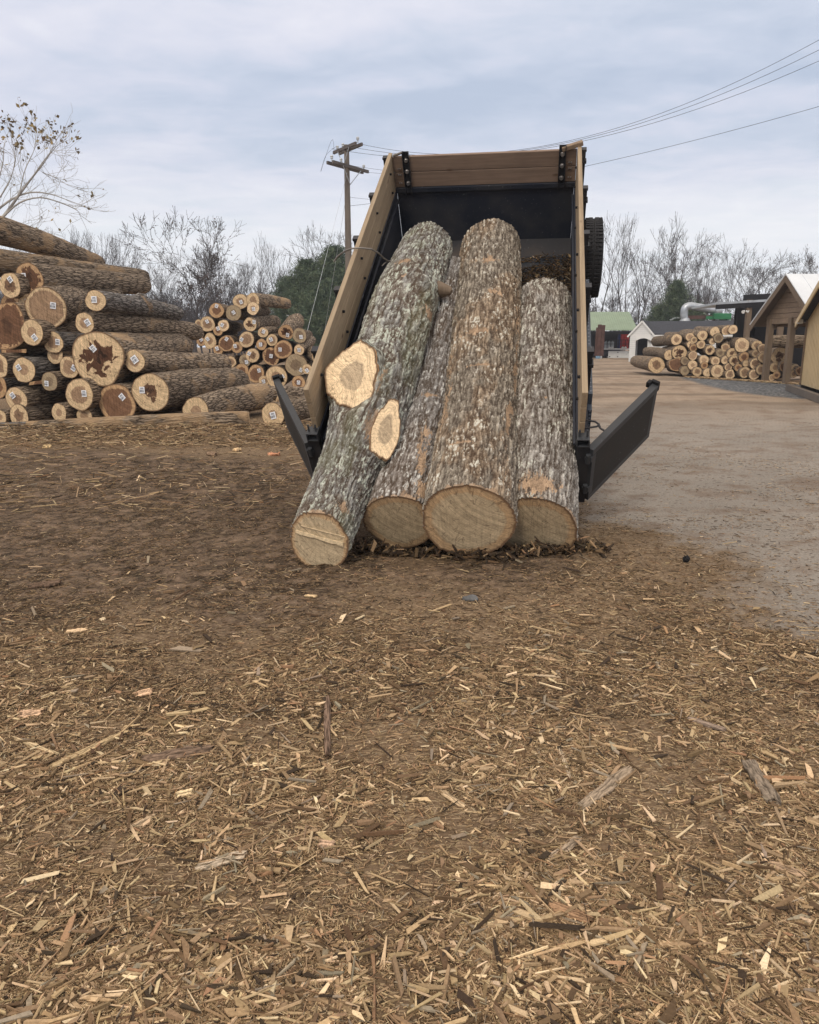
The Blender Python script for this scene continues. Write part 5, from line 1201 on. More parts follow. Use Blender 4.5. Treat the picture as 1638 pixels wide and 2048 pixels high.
def sag_wire(src, q2, q1, lab, Yq=27., n=40):
    """wire from the pole through two sightings, hanging as a parabola and running on to the next pole"""
    p0 = np.array(src, float); P2 = atY(q2[0], q2[1], Yq); d = (P2 - p0) * 1.5; t = .1
    for _ in range(30):
        Y = p0[1] + d[1] * t; P1 = atY(q1[0], q1[1], Y); t = (P1[0] - p0[0]) / d[0]
    t2 = 2 / 3; A_ = np.array([[t, -4 * t * (1 - t)], [t2, -4 * t2 * (1 - t2)]]); dz, S_ = np.linalg.solve(A_, [P1[2] - p0[2], P2[2] - p0[2]])
    pts = [(p0[0] + d[0] * u, p0[1] + d[1] * u, p0[2] + dz * u - 4 * S_ * u * (1 - u)) for u in np.linspace(0, 1, n)]
    tag(MB().tube(pts, .0075, 5).build('power_line', M['wire']), lab, 'wire', 'power lines from the utility pole')
for (src, q2, q1, lab) in [(t1, (1638, 80), (872, 308), 'highest power line running from the pole top to the upper right'), (t1 - Vector((.5, 0, .1)), (1638, 100), (935, 311), 'second highest power line running to the upper right'),
        (t1 - Vector((1.2, 0, .2)), (1638, 122), (1000, 309), 'third power line running to the upper right'), (Vector((px_, py_, ztop - 2.6)), (1638, 213), (1178, 331), 'lowest single line slanting over the right side of the trailer')]:
    sag_wire(src, q2, q1, lab)
for (src, q, lab) in [(u1, atY(1100, 330, 42), 'upper of the thin wires leaving the lower crossarm'), (u0, atY(1100, 352, 42), 'lower of the thin wires leaving the lower crossarm'), (Vector((px_, py_, ztop - 2.2)), atY(1000, 388, 45), 'thin service wire leaving the pole shaft')]:
    wire(src, q, .3, lab, r=.006)
for (a_, b_, lab) in [((697, 335), (590, 760), 'left of two guy wires slanting down from the utility pole'), ((699, 350), (636, 745), 'right of two guy wires slanting down from the utility pole')]:
    wire(atY(a_[0], a_[1], 37), V3(ground(b_[0], b_[1])), 0.0, lab, r=.007, g='guy wires of the utility pole', cat='guy wire', mat='galv', name='guy_wire')
b = MB(); jp = catmull([t0 + upz * .3, t0 + Vector((-.5, 0, -.1)), t0 + Vector((-.75, 0, -.8)), u0 + Vector((.1, 0, .9)), u0 + Vector((.2, 0, .3))], 20); b.tube([tuple(x) for x in jp], .006, 5); b.build('jumper_wire', M['wire'], up_)
tag(MB().tube([V3(atY(582, 633, 30)), V3(atY(581, 637, 30)), V3(atY(583, 641, 30))], .012, 5).tube([V3(atY(573, 630, 30)), V3(atY(582, 634, 30))], .012, 5).build('marker_rod', M['silver']), 'tiny pale metal rod sticking up behind the middle pile', 'rod')
# ------------------------------------------------------------------ trees
def tubes_np(segs, n=4):
    """segs: array (k, 8) = p0, p1, r0, r1"""
    s = np.asarray(segs, float); p0, p1, r0, r1 = s[:, 0:3], s[:, 3:6], s[:, 6], s[:, 7]; d = p1 - p0; d /= np.linalg.norm(d, axis=1)[:, None] + 1e-9
    a = np.where(np.abs(d[:, 2:3]) < .9, np.array([[0, 0, 1.]]), np.array([[1., 0, 0]])); u = np.cross(d, a); u /= np.linalg.norm(u, axis=1)[:, None]; v = np.cross(d, u)
    ang = 2 * np.pi * np.arange(n) / n; c = np.cos(ang)[None, :, None]; sn = np.sin(ang)[None, :, None]; o = c * u[:, None] + sn * v[:, None]
    A_ = p0[:, None] + o * r0[:, None, None]; B_ = p1[:, None] + o * r1[:, None, None]; V = np.concatenate([A_, B_], 1).reshape(-1, 3)
    k = np.arange(len(s))[:, None] * 2 * n; i = np.arange(n)[None]; j = (i + 1) % n
    return V, np.stack([k + i, k + j, k + n + j, k + n + i], -1).reshape(-1, 4)
def grow(seed, Hh=13, r0=.16, levels=6, spread=.5, lean=0., upness=.35, split=.27, ratio=.78, minr=.012, first=.22, limbs=None):
    rg = random.Random(seed); trunk = []; crown = []
    def br(p, d, L_, r, lev):
        n = 3 if lev < 3 else 2; q = Vector(p); dd = Vector(d)
        for k in range(n):
            dd = (dd + Vector((rg.gauss(0, .10), rg.gauss(0, .10), rg.gauss(.02, .05) + upness * .06))).normalized(); q2 = q + dd * L_ / n; r2 = max(minr * .8, r * (1 - .28 / n))
            (trunk if lev == 0 else crown).append((*q, *q2, r, r2)); q = q2; r = r2
            if lev > 0 and lev < levels and rg.random() < .42: side(q, dd, L_ * .55, r * .5, lev + 2)
            if lev == 0 and k > 0 and rg.random() < .8: side(q, dd, L_ * .6, r * .35, 3)
        if lev >= levels or r < minr * .7: return
        m = 2 if rg.random() < .72 else 3
        for k in range(m):
            a = rg.random() * 6.28; s = spread * (.45 + .9 * rg.random()); 
            if k == 0 and lev < 3: s *= .45
            x = dd.orthogonal().normalized(); y = dd.cross(x); nd = (dd + (x * math.cos(a) + y * math.sin(a)) * s + Vector((0, 0, upness * .5))).normalized()
            br(q, nd, L_ * ratio * (.8 + .4 * rg.random()), max(minr, r * (.80 if k == 0 else .60)), lev + 1)
    def side(q, dd, L_, r, lev):
        a = rg.random() * 6.28; x = dd.orthogonal().normalized(); y = dd.cross(x); nd = (dd * .6 + (x * math.cos(a) + y * math.sin(a)) * .9 + Vector((0, 0, upness * .7))).normalized(); br(q, nd, L_, max(minr, r), lev)
    br(Vector((0, 0, -.2)), Vector((lean, 0, 1)).normalized(), Hh * first, r0, 0)
    # scale to height
    z = float(np.percentile([s[5] for s in crown], 99.3)); f = Hh / z; g = lambda S_: [(s[0] * f, s[1] * f, s[2] * f, s[3] * f, s[4] * f, s[5] * f, s[6], s[7]) for s in S_]
    return g(trunk), g(crown)
def leaf_quads(pts, size, seed, cols, thin=.35):
    rg = np.random.default_rng(seed); n = len(pts); u = rg.normal(size=(n, 3)); u /= np.linalg.norm(u, axis=1)[:, None]; v = np.cross(u, rg.normal(size=(n, 3))); v /= np.linalg.norm(v, axis=1)[:, None]
    s = size * (.6 + .8 * rg.random(n))[:, None]; P = np.asarray(pts)
    V = np.stack([P - u * s * .5, P + v * s * thin, P + u * s * .6, P - v * s * thin], 1).reshape(-1, 3)
    Q = np.arange(n)[:, None] * 4 + np.arange(4)[None]; c = np.repeat(np.asarray(cols)[rg.integers(0, len(cols), n)] * (.7 + .6 * rg.random((n, 1))), 4, 0)
    return V, Q, c
PROTO = []
for k, (sd_, lv, sp, upn, first, lean) in enumerate([(1, 8, .58, .30, .15, 0), (2, 6, .46, .45, .24, .03), (3, 6, .58, .3, .22, -.05), (4, 6, .42, .5, .26, .05), (5, 7, .66, .24, .18, 0), (6, 6, .52, .4, .28, .1)]):
    tr, cr = grow(sd_, 13, .17, lv, sp, lean, upn, minr=.0135, first=first)
    PROTO.append((tr, cr))
print('tree segs', [len(c) for _, c in PROTO])
PM = []
for tr, cr in PROTO:
    V, Q = tubes_np(tr, 7); to = mesh_np('trunk', V, Q, M['tree_bark'], None, True); V, Q = tubes_np(cr, 3); co = mesh_np('crown', V, Q, M['tree_bark'], None, True)
    PM.append((to, co))
used_ = set()
def bare_tree(px, top, Y, k, label, rz=None, group='bare trees along the far edge of the yard', wide=1.0, leaves=None, extra=None):
    P = atY(px, 700, Y); z = float(atY(px, top, Y)[2]); rg = random.Random(px * 7 + k)
    e = empty('bare_tree', (P[0], P[1], 0)); s = z / 13.; e.scale = (s * wide, s * wide, s); e.rotation_euler = (0, 0, rg.random() * 6.28 if rz is None else rz)
    tag(e, label, 'tree', group)
    for o in PM[k]:
        if k not in used_: o.parent = e
        else: c = o.copy(); COL.objects.link(c); c.parent = e
    used_.add(k)
    if leaves:
        tips = np.array([s_[3:6] for s_ in PROTO[k][1] if s_[7] <= .0137]); r_ = np.random.default_rng(k); tips = tips[r_.random(len(tips)) < leaves] + r_.normal(size=(1, 3)) * .02
        V, Q, c = leaf_quads(tips, .13 / s, 4, [(.06, .05, .04), (.10, .07, .045), (.09, .045, .035)]); mesh_np('leaves', V, Q, M['leaf'], e, False, {'col': c})
    return e
bare_tree(388, 428, 78, 0, 'largest spreading bare tree with dark seed pods behind the middle pile', rz=.4, wide=1.15, leaves=.35)
TL = [(142, 455, 88, 3), (158, 470, 90, 5), (192, 457, 84, 1), (208, 462, 86, 3), (226, 454, 82, 1), (243, 468, 84, 3), (262, 490, 86, 5), (285, 500, 88, 2), (305, 505, 84, 4), (330, 500, 95, 1), (345, 520, 84, 2),
      (430, 505, 90, 5), (452, 500, 85, 2), (470, 515, 90, 4), (492, 520, 88, 5), (516, 492, 95, 3), (535, 510, 92, 2), (558, 483, 95, 1), (575, 500, 92, 3), (662, 458, 90, 0), (680, 470, 92, 4), (120, 480, 86, 2), (60, 500, 90, 0), (20, 470, 95, 4), (-40, 450, 95, 1)]
for i, (px, top, Y, k) in enumerate(TL):
    zi = 0 if px < 130 else 1 if px < 360 else 2 if px < 600 else 3; zone_px = sorted(t[0] for t in TL if (0 if t[0] < 130 else 1 if t[0] < 360 else 2 if t[0] < 600 else 3) == zi); on_ = ['first', 'second', 'third', 'fourth', 'fifth', 'sixth', 'seventh', 'eighth', 'ninth', 'tenth', 'eleventh', 'twelfth'][zone_px.index(px)]
    side_ = 'thin bare tree, ' + on_ + ' from the left, %s' % ['behind the near log pile', 'left of the big pod-bearing tree', 'between the big pod-bearing tree and the evergreens', 'rising above the evergreens left of the trailer'][0 if px < 130 else 1 if px < 360 else 2 if px < 600 else 3]
    bare_tree(px, top, Y, k, side_, group='thin bare trees on the left', wide=.85)
TR = [(1192, 432, 82, 3, 'bare tree peeking up just right of the spare wheel', .8), (1215, 448, 80, 1, 'slender bare tree between the spare wheel and the twin-topped tree', .7), (1240, 442, 78, 3, 'upright bare tree above the green roof', .9), (1262, 446, 80, 1, 'narrow bare tree right of the green roof ridge', .8), (1284, 500, 76, 5, 'leaning bare tree above the white shed gable', .9),
      (1331, 434, 74, 2, 'tallest bare tree on the right with reddish crown, left of the dark evergreen', .95), (1318, 470, 80, 4, 'lower bare tree crowding the tallest right one', .9), (1365, 520, 84, 0, 'short bare tree behind the dark evergreen', .8), (1405, 500, 82, 5, 'slim bare tree left of the fan-shaped pair', .8),
      (1428, 490, 76, 1, 'fan-shaped bare tree above the galvanized pipe', 1.0), (1446, 498, 80, 3, 'thin bare tree just right of the fan-shaped one', .8), (1476, 530, 84, 0, 'low bare tree between the fan-shaped and the broad tree', .9), (1512, 484, 72, 4, 'broad bare tree with a reddish trunk left of the pavilion', 1.15), (1535, 520, 80, 2, 'bare tree half hidden behind the broad one near the pavilion', .9),
      (1612, 508, 70, 0, 'reddish bare crown above the pale metal pavilion roof', 1.0), (1650, 500, 74, 4, 'bare crown at the right border above the pavilion', 1.0), (1290, 560, 95, 2, 'short far bare tree above the white shed ridge', 1.1), (1380, 560, 95, 4, 'short far bare tree above the pipe', 1.1)]
for (px, top, Y, k, lab, wd_) in TR: bare_tree(px, top, Y + 14, k, lab, wide=wd_, leaves=.25 if px in (1331, 1612, 1240) else None)
# distant woods: one mass of thin stems and brush behind
rng = np.random.default_rng(99); VV = []; QQ = []; off = 0
small = []
for sd_ in range(5):
    tr, cr = grow(40 + sd_, 10, .12, 6, .5, 0, .4, minr=.016, first=.2, ratio=.8); small.append(np.array(tr + cr))
def add_stems(n, x0, x1, Y0, Y1, h0, h1, skip=None):
    global off
    for i in range(n):
        Y = Y0 + (Y1 - Y0) * rng.random(); px = x0 + (x1 - x0) * rng.random(); X = (px - CX) / F * Y * 1.02; s = (h0 + (h1 - h0) * rng.random()) / 10; a = rng.random() * 6.28
        S_ = small[rng.integers(0, 5)].copy(); c, sn = math.cos(a), math.sin(a)
        for q in (0, 3):
            x = S_[:, q] * c - S_[:, q + 1] * sn; y = S_[:, q] * sn + S_[:, q + 1] * c; S_[:, q] = x * s + X; S_[:, q + 1] = y * s + Y; S_[:, q + 2] *= s
        V, Q = tubes_np(S_, 3); VV.append(V); QQ.append(Q + off); off += len(V)
add_stems(120, -200, 640, 92, 125, 5.5, 9.5); add_stems(170, -200, 640, 88, 105, 2.5, 6)
add_stems(26, 1150, 1750, 105, 125, 5, 9); add_stems(70, 1150, 1750, 98, 112, 2.5, 5); add_stems(20, 640, 1150, 95, 120, 6, 10)
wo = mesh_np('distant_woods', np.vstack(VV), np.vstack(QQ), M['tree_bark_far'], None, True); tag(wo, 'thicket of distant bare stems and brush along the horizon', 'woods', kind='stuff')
print('woods', off)
# evergreens
def pine(px, top, Y, halfw, seed, label, nl=26000, loose=.0):
    P = atY(px, 700, Y); Hh = float(atY(px, top, Y)[2]); Wr = halfw / F * Y; rg = np.random.default_rng(seed); e = empty('evergreen_tree', (P[0], P[1], 0)); tag(e, label, 'tree', 'evergreens')
    MBt = MB().tube([(0, 0, -.2), (.1, 0, Hh * .5), (0, 0, Hh * .95)], [.25, .15, .03], 8); MBt.build('trunk', M['tree_bark'], e, True)
    V_ = []; segs = []
    nb = 150
    for i in range(nb):
        f = i / nb; z = Hh * (.03 + .90 * f); a = i * 2.39996 + rg.random() * .6
        rmax = Wr * (1 - f ** 2.3) ** .8 * (.48 + .72 * rg.random()) + .25
        tip = np.array([math.cos(a) * rmax, math.sin(a) * rmax, z + rmax * (.22 + .25 * rg.random())]); st0 = np.array([0, 0, z]); segs.append((*st0, *tip, .05, .015))
        m = int(1.9 * nl / nb * (.4 + .9 * rmax / Wr)); t = rg.random(m) ** .55; c = st0 + (tip - st0) * t[:, None]; c = c + rg.normal(size=(m, 3)) * np.array([.30, .30, .20]) * (.5 + .7 * rmax / Wr) * (.5 + .5 * t[:, None]); V_.append(c)
    S_ = np.array(segs); V, Q = tubes_np(S_, 3); mesh_np('branches', V, Q, M['tree_bark'], e, True)
    V, Q, c = leaf_quads(np.vstack(V_), .30, seed, [(1, 1, 1)], .055); mesh_np('crown', V, Q, M['needles'], e, False)
pine(672, 478, 60, 64, 1, 'tallest evergreen right behind the trailer side board'); pine(618, 507, 62, 58, 2, 'middle evergreen beside the tallest one')
pine(582, 545, 64, 46, 3, 'lowest rounded evergreen at the left of the group', 16000); pine(640, 560, 57, 50, 4, 'broad dark evergreen in front of the tallest one', 20000)
pine(735, 520, 62, 46, 9, 'evergreen mostly hidden behind the trailer bed', 9000)
pine(1346, 553, 68, 32, 5, 'dark evergreen above the white shed roof on the right', 12000); pine(1312, 605, 69, 26, 6, 'low dark evergreen left of the taller one on the right', 6000)
pine(1385, 600, 72, 24, 7, 'small evergreen behind the galvanized pipe', 5000)
# near tree at the left border: long arching limbs with a few last leaves
nt_ = empty('leafy_tree'); tag(nt_, 'pale-limbed near tree at the left border holding a few last brown leaves', 'tree')
Yn = 24.; rg = random.Random(8); segs = []; lp = []
limbs = [([(-150, 560), (-60, 480), (0, 440), (38, 390), (62, 358), (85, 330)], .11, .03), ([(-60, 480), (-10, 425), (25, 398), (60, 385), (100, 388), (140, 402)], .07, .015), ([(-20, 442), (25, 452), (60, 470), (95, 492), (118, 515)], .05, .012),
         ([(10, 430), (40, 405), (80, 395), (120, 405), (150, 418), (157, 424)], .045, .012), ([(0, 395), (20, 360), (30, 320), (25, 285)], .04, .012), ([(38, 390), (50, 340), (68, 300), (72, 268)], .035, .012),
         ([(62, 358), (85, 325), (100, 305), (108, 290)], .03, .012), ([(-40, 465), (-10, 380), (5, 330), (8, 290)], .05, .015), ([(85, 345), (110, 355), (135, 370)], .02, .01), ([(-80, 500), (-100, 400), (-80, 320), (-60, 270)], .07, .02), ([(0, 440), (30, 470), (55, 500), (70, 530)], .03, .01)]
def twig(p, d, L_, r, lev):
    q = Vector(p); dd = Vector(d)
    for k in range(3):
        dd = (dd + Vector((rg.gauss(0, .12), rg.gauss(0, .12), rg.gauss(.03, .10)))).normalized(); q2 = q + dd * L_ / 3; segs.append((*q, *q2, r, r * .85)); q = q2; r *= .85
        if lev < 3 and rg.random() < .6: twig(q, (dd + Vector((rg.gauss(0, .5), rg.gauss(0, .5), rg.gauss(.15, .4)))).normalized(), L_ * .6, max(.0045, r * .62), lev + 1)
    w_ = .45 if q.z > 7.2 else .10
    if rg.random() < w_:
        for _ in range(3 if q.z > 7 else 1): lp.append(tuple(q + Vector((rg.gauss(0, .05), rg.gauss(0, .05), rg.gauss(0, .05)))))
trk = []
for pth, ra, rb in limbs:
    ra *= .62; rb *= .6; dz = rg.gauss(0, .7); P_ = catmull([atY(a_, b_, Yn + dz * i / len(pth)) for i, (a_, b_) in enumerate(pth)], 16)
    for i in range(15):
        f = i / 15; r1, r2 = ra + (rb - ra) * f, ra + (rb - ra) * (f + 1 / 15); (trk if ra > .037 else segs).append((*P_[i], *P_[i + 1], r1, r2))
        if i > 2 and rg.random() < .95:
            dd = Vector(P_[i + 1] - P_[i]).normalized(); twig(P_[i], (dd * .6 + Vector((rg.gauss(0, .5), rg.gauss(0, .6), rg.gauss(.35, .5)))).normalized(), .75 * (1.2 - f * .4), max(.0055, r1 * .22), 1)
    twig(P_[-1], Vector(P_[-1] - P_[-2]).normalized(), .7, rb, 1)
p = atY(-150, 560, Yn); trk += [(p[0] - .6, p[1], -.2, p[0] - .3, p[1], 2.0, .26, .2), (p[0] - .3, p[1], 2.0, *p, .2, .13)]
V, Q = tubes_np(trk, 8); mesh_np('trunk', V, Q, M['pale_bark'], nt_, True); V, Q = tubes_np(segs, 4); mesh_np('crown', V, Q, M['pale_bark'], nt_, True)
V, Q, c = leaf_quads(np.array(lp), .11, 3, [(.26, .19, .09), (.18, .14, .07), (.32, .26, .14), (.12, .08, .05)]); mesh_np('leaves', V, Q, M['leaf'], nt_, False, {'col': c})
# ------------------------------------------------------------------ loose chips, bark and splinters
rng = np.random.default_rng(2024)
def scatter(n, y0, y1, keep, half=.60, pad=.25, p=1.0):
    """positions with a density that falls off with distance"""
    u = rng.random(n * 3); Y = y0 * (y1 / y0) ** u if p == 1.0 else (y0 ** (1 - p) + u * (y1 ** (1 - p) - y0 ** (1 - p))) ** (1 / (1 - p)); X = (rng.random(n * 3) * 2 - 1) * (half * Y + pad)
    k = rng.random(n * 3) < keep(X, Y); X, Y = X[k][:n], Y[k][:n]; return X, Y
def zone(X, Y):
    n1 = fbm(X * 1.3, Y * 1.3, 5, 5); n2 = fbm(X * 9, Y * 9, 6, 4)
    pk = sstep(-.16, .22, inside_dist(X, Y, PACKED) + (n1 - .5) * 1.1 + (n2 - .5) * .5); dk = sstep(-.35, .5, inside_dist(X, Y, DARK) + (n1 - .5) * 1.2 + (n2 - .5) * .4)
    return pk, dk, n1, n2
def keep_chip(X, Y):
    pk, dk, n1, n2 = zone(X, Y); patch = sstep(.30, .62, fbm(X * 3.1, Y * 3.1, 66, 4))
    near = 1 - sstep(3.3, 4.6, Y + (n1 - .5) * 1.5)
    return np.clip((.12 + .88 * near) * (.16 + .84 * patch), 0, 1) * (1 - .90 * pk) * (1 - .80 * dk)
def mk_chips(name, label, X, Y, ls, ws, pal, thick=1.0, lift=.006, dirn=None):
    n = len(X); ln = ls[0] + (ls[1] - ls[0]) * rng.random(n) ** 2.4; wd = np.minimum(ws[0] + (ws[1] - ws[0]) * rng.random(n) ** 2.2, ln * .55); th = (.0012 + .003 * rng.random(n) ** 2) * thick
    H_ = gh(X, Y) + (fbm(X * 22, Y * 22, 21, 3) - .5) * .016
    yaw = rng.random(n) * math.pi * 2 if dirn is None else dirn(X, Y) + rng.normal(size=n) * .55
    V, Q, C_ = chip_mesh(n, X, Y, H_ + .001 + lift * rng.random(n), ln, wd, th, yaw, rng.normal(size=n) * .13, rng.normal(size=n) * .28, chip_cols(n, pal))
    o = mesh_np(name, V, Q, M['chips'], None, False, {'col': C_}); tag(o, label, 'wood chips', kind='stuff'); return o
X, Y = scatter(170000, 1.15, 5.2, keep_chip, p=1.35)
mk_chips('wood_chips', 'tan and brown wood chips carpeting the foreground', X, Y, (.007, .052), (.0018, .009), [2.4, 4, 5, 3.8, 2.2, .7, .7, .7, 1.4])
X, Y = scatter(9000, 1.15, 5.5, keep_chip)
mk_chips('bark_flakes', 'larger flat flakes of bark and pale slivers over the chips', X, Y, (.03, .115), (.006, .026), [2.5, 3, 3.4, 2.8, 2.2, 1.0, 1.2, .6, 1.2], 1.6, .012)
X, Y = scatter(420, 1.2, 6.0, lambda X, Y: (1 - .9 * zone(X, Y)[0]) * (.2 + .8 * sstep(.4, .6, fbm(X * 2, Y * 2, 71, 3))))
mk_chips('bark_lumps', 'darker lumps and strips of bark lying on the chips', X, Y, (.05, .17), (.012, .038), [4, 4, 3, 1.6, .6, .2, 2.2, 1.2, 3], 3.2, .012)
X, Y = scatter(70000, 1.15, 4.6, keep_chip, p=1.3)
mk_chips('wood_fibres', 'matted thin fibres between the chips', X, Y, (.010, .045), (.0008, .0025), [3, 4, 4.6, 3.2, 1.6, .6, .5, .7, 2.0], .7, .008)
X, Y = scatter(65000, 3.0, 10.5, lambda X, Y: np.clip((1 - .95 * zone(X, Y)[0]) * (.40 + .60 * sstep(.42, .62, fbm(X * 2, Y * 2, 67, 4))), 0, 1))
mk_chips('fine_shreds', 'fine shreds of bark over the dark soil between piles and trailer', X, Y, (.012, .075), (.0015, .007), [5, 4, 2.6, 1.2, .6, .2, .5, .6, 7])
X, Y = scatter(30000, 7, 15.5, lambda X, Y: np.clip((X < -.3 - .05 * Y) * (1 - sstep(0, 1.6, np.abs(Y - (12.6 + .0 * X)))) * 1.0 + .06, 0, 1) * (1 - zone(X, Y)[0]))
mk_chips('shredded_bark', 'shaggy bank of shredded bark in front of the near left pile', X, Y, (.04, .26), (.005, .024), [4, 4, 4, 3.4, 2.5, 1.0, .8, 1.2, 4], 2.5, .09)
X, Y = scatter(16000, 2.6, 16, lambda X, Y: zone(X, Y)[0] * (.10 + .90 * np.maximum(sstep(.5, .66, fbm(X * 1.2, Y * 1.2, 68, 4)), 1 - sstep(.1, 1.1, inside_dist(X, Y, PACKED)))))
mk_chips('yard_chips', 'scattered chips on the packed grey yard', X, Y, (.01, .07), (.002, .010), [3, 3, 2, 1.4, .9, .5, .6, .6, 3])
X = rng.uniform(*sorted((float(ground(1375, 755)[0]), float(ground(1630, 771)[0]))), 2500); Yt_ = np.interp(X, [float(ground(1375, 755)[0]), float(ground(1630, 771)[0])], [float(ground(1375, 755)[1]), float(ground(1630, 771)[1])]); Y = Yt_ + rng.normal(size=2500) * .35
mk_chips('pile_chips', 'orange strips of bark and chips along the foot of the right pile', X, Y, (.05, .3), (.02, .06), [1, 1, 1, 2, 3, 3, .3, 1.5, .6], 3, .06)
# crushed black bark under the ends of the logs
n = 2600; X = .5 + rng.normal(size=n) * .62; Y = 5.72 + rng.normal(size=n) * .13 + .12 * np.cos(X * 5); k = (X > -.45) & (X < 1.55); X, Y = X[k], Y[k]; n = len(X)
hp_ = .085 * (.4 + 1.2 * fbm(X * 4, Y * 4, 5, 3)); 
V, Q, C_ = chip_mesh(n, X, Y, gh(X, Y) + rng.random(n) * hp_, .03 + .09 * rng.random(n) ** 2, .012 + .04 * rng.random(n) ** 2, .004 + .01 * rng.random(n), rng.random(n) * 6.3, rng.normal(size=n) * .5, rng.normal(size=n) * .6, chip_cols(n, [3, 1.5, .5, .1, .05, .0, .1, .3, 9]))
o = mesh_np('crushed_bark', V, Q, M['chips'], None, False, {'col': C_}); tag(o, 'black crushed bark heaped under the lower ends of the big logs', 'bark litter', kind='stuff')
# countable larger pieces
def piece(px, py, ln, wd, th, ang, mat_col, label, seed, taper=.6, bend=.0, nseg=14, name='wood_piece', cat='wood piece', furrow=.0):
    """a split piece of wood or bark lying on the ground: long irregular plate with ragged ends"""
    P = ground(px, py); rg = np.random.default_rng(seed); z = gz(P[0], P[1]) + .006; nseg = nseg * 2; a = np.linspace(-.5, .5, nseg); V = []; nc = 13
    wl_ = wd * (.72 + .4 * fbm(a * 7 + seed, a * 0 + 1, seed, 3)) * (1 - (1 - taper) * np.clip((np.abs(a) - .3) / .2, 0, 1) ** 1.2)
    off_ = (fbm(a * 4, a * 0 + 7, seed + 3, 2) - .5) * wd * .22 + bend * (a ** 2 * 4 - .5)
    for i in range(nseg):
        for j in range(nc):
            t = j / (nc - 1) - .5; zz = th * (1 - (2 * t) ** 2 * .55) * (.7 + .6 * rg.random() * (.3 + furrow)); ex = ln * a[i] + (rg.random() - .5) * wd * .35 * (i in (0, nseg - 1)); V.append((ex, off_[i] + wl_[i] * t, zz))
    nn = len(V)
    for i in range(nseg):
        for j in range(nc): v = V[i * nc + j]; V.append((v[0], v[1], -.004))
    Q = []; 
    for i in range(nseg - 1):
        for j in range(nc - 1): k = i * nc + j; Q.append((k, k + nc, k + nc + 1, k + 1)); k += nn; Q.append((k, k + 1, k + nc + 1, k + nc))
        for j in (0, nc - 1): k = i * nc + j; Q.append((k, k + nc, k + nc + nn, k + nn) if j else (k + nn, k + nc + nn, k + nc, k))
    for i in (0, nseg - 1):
        for j in range(nc - 1): k = i * nc + j; Q.append((k, k + 1, k + 1 + nn, k + nn))
    V = np.array(V); g_ = fbm(V[:, 0] * 22, V[:, 1] * 420, seed, 4); V[:nn, 2] += (g_[:nn] - .5) * th * .7; col = np.array(mat_col)[None] * 1.15 * (.35 + 1.3 * sstep(.25, .75, g_)[:, None])
    c, s = math.cos(ang), math.sin(ang); W_ = V.copy(); W_[:, 0] = V[:, 0] * c - V[:, 1] * s; W_[:, 1] = V[:, 0] * s + V[:, 1] * c
    o = mesh_np(name, W_, Q, M['chips'], None, True, {'col': col}, None, (P[0], P[1], z)); tag(o, label, cat, 'large scraps lying on the chips')
def span(x0, y0, x1, y1): a = ground(x0, y0); b_ = ground(x1, y1); m_ = (a + b_) / 2; return np.linalg.norm(b_ - a), math.atan2(b_[1] - a[1], b_[0] - a[0])
for i, (x0, y0, x1, y1, wd, th, col_, lab, tp_) in enumerate([
    (108, 1532, 255, 1462, .034, .012, (.34, .25, .14), 'long straight tan slat lying at the left of the foreground', .9),
    (655, 1508, 656, 1394, .030, .018, (.15, .10, .07), 'dark upright stick with a thick butt end in the middle of the foreground', .6),
    (288, 1520, 424, 1500, .075, .014, (.14, .095, .065), 'broad dark slab of bark right of the long tan slat', .5),
    (1163, 1618, 1258, 1540, .050, .016, (.24, .185, .13), 'weathered grey-brown wood slab slanting up in the right foreground', .8),
    (1495, 1528, 1548, 1612, .062, .022, (.17, .135, .10), 'thick cracked grey-brown slab near the right border', .85),
    (1376, 1440, 1450, 1464, .040, .012, (.20, .15, .115), 'smooth grey-brown bark strip above the two right slabs', .6),
    (1098, 1722, 1160, 1678, .034, .006, (.26, .20, .14), 'thin grey strip below the weathered slab', .7),
    (22, 1476, 118, 1512, .020, .010, (.42, .32, .19), 'narrow pale splinter left of the long tan slat', .5),
    (394, 1728, 492, 1700, .050, .008, (.36, .29, .21), 'pale grey splintered board scrap in the lower middle', .5),
    (250, 1660, 312, 1628, .030, .008, (.38, .28, .18), 'tan splintered strip above the lower middle', .5),
    (1048, 1306, 1122, 1324, .026, .01, (.36, .25, .15), 'long tan sliver at the upper middle of the chips', .4),
    (1098, 1812, 1182, 1842, .042, .012, (.23, .14, .08), 'brown curved bark strip in the lower right', .5),
    (952, 1846, 1008, 1838, .026, .006, (.42, .33, .2), 'ragged pale scrap at the lower centre right', .5),
    (1540, 1736, 1612, 1762, .036, .01, (.32, .22, .14), 'brown-tan splinter at the lower right border', .5),
    (76, 2040, 104, 1985, .036, .006, (.50, .38, .22), 'pale flat chip standing out at the bottom left', .8),
    (60, 1178, 120, 1170, .075, .03, (.12, .08, .055), 'dark ridged clod of bark on the soil at the left', .7),
    (1140, 1560, 1120, 1500, .02, .006, (.33, .26, .18), 'slim pale strip left of the weathered slab', .5),
    (870, 1570, 930, 1610, .030, .006, (.42, .31, .19), 'pale two-pronged chip in the centre of the foreground', .5)]):
    l_, a_ = span(x0, y0, x1, y1); piece((x0 + x1) / 2, (y0 + y1) / 2, l_, wd, th, a_, col_, lab, 500 + i, tp_)
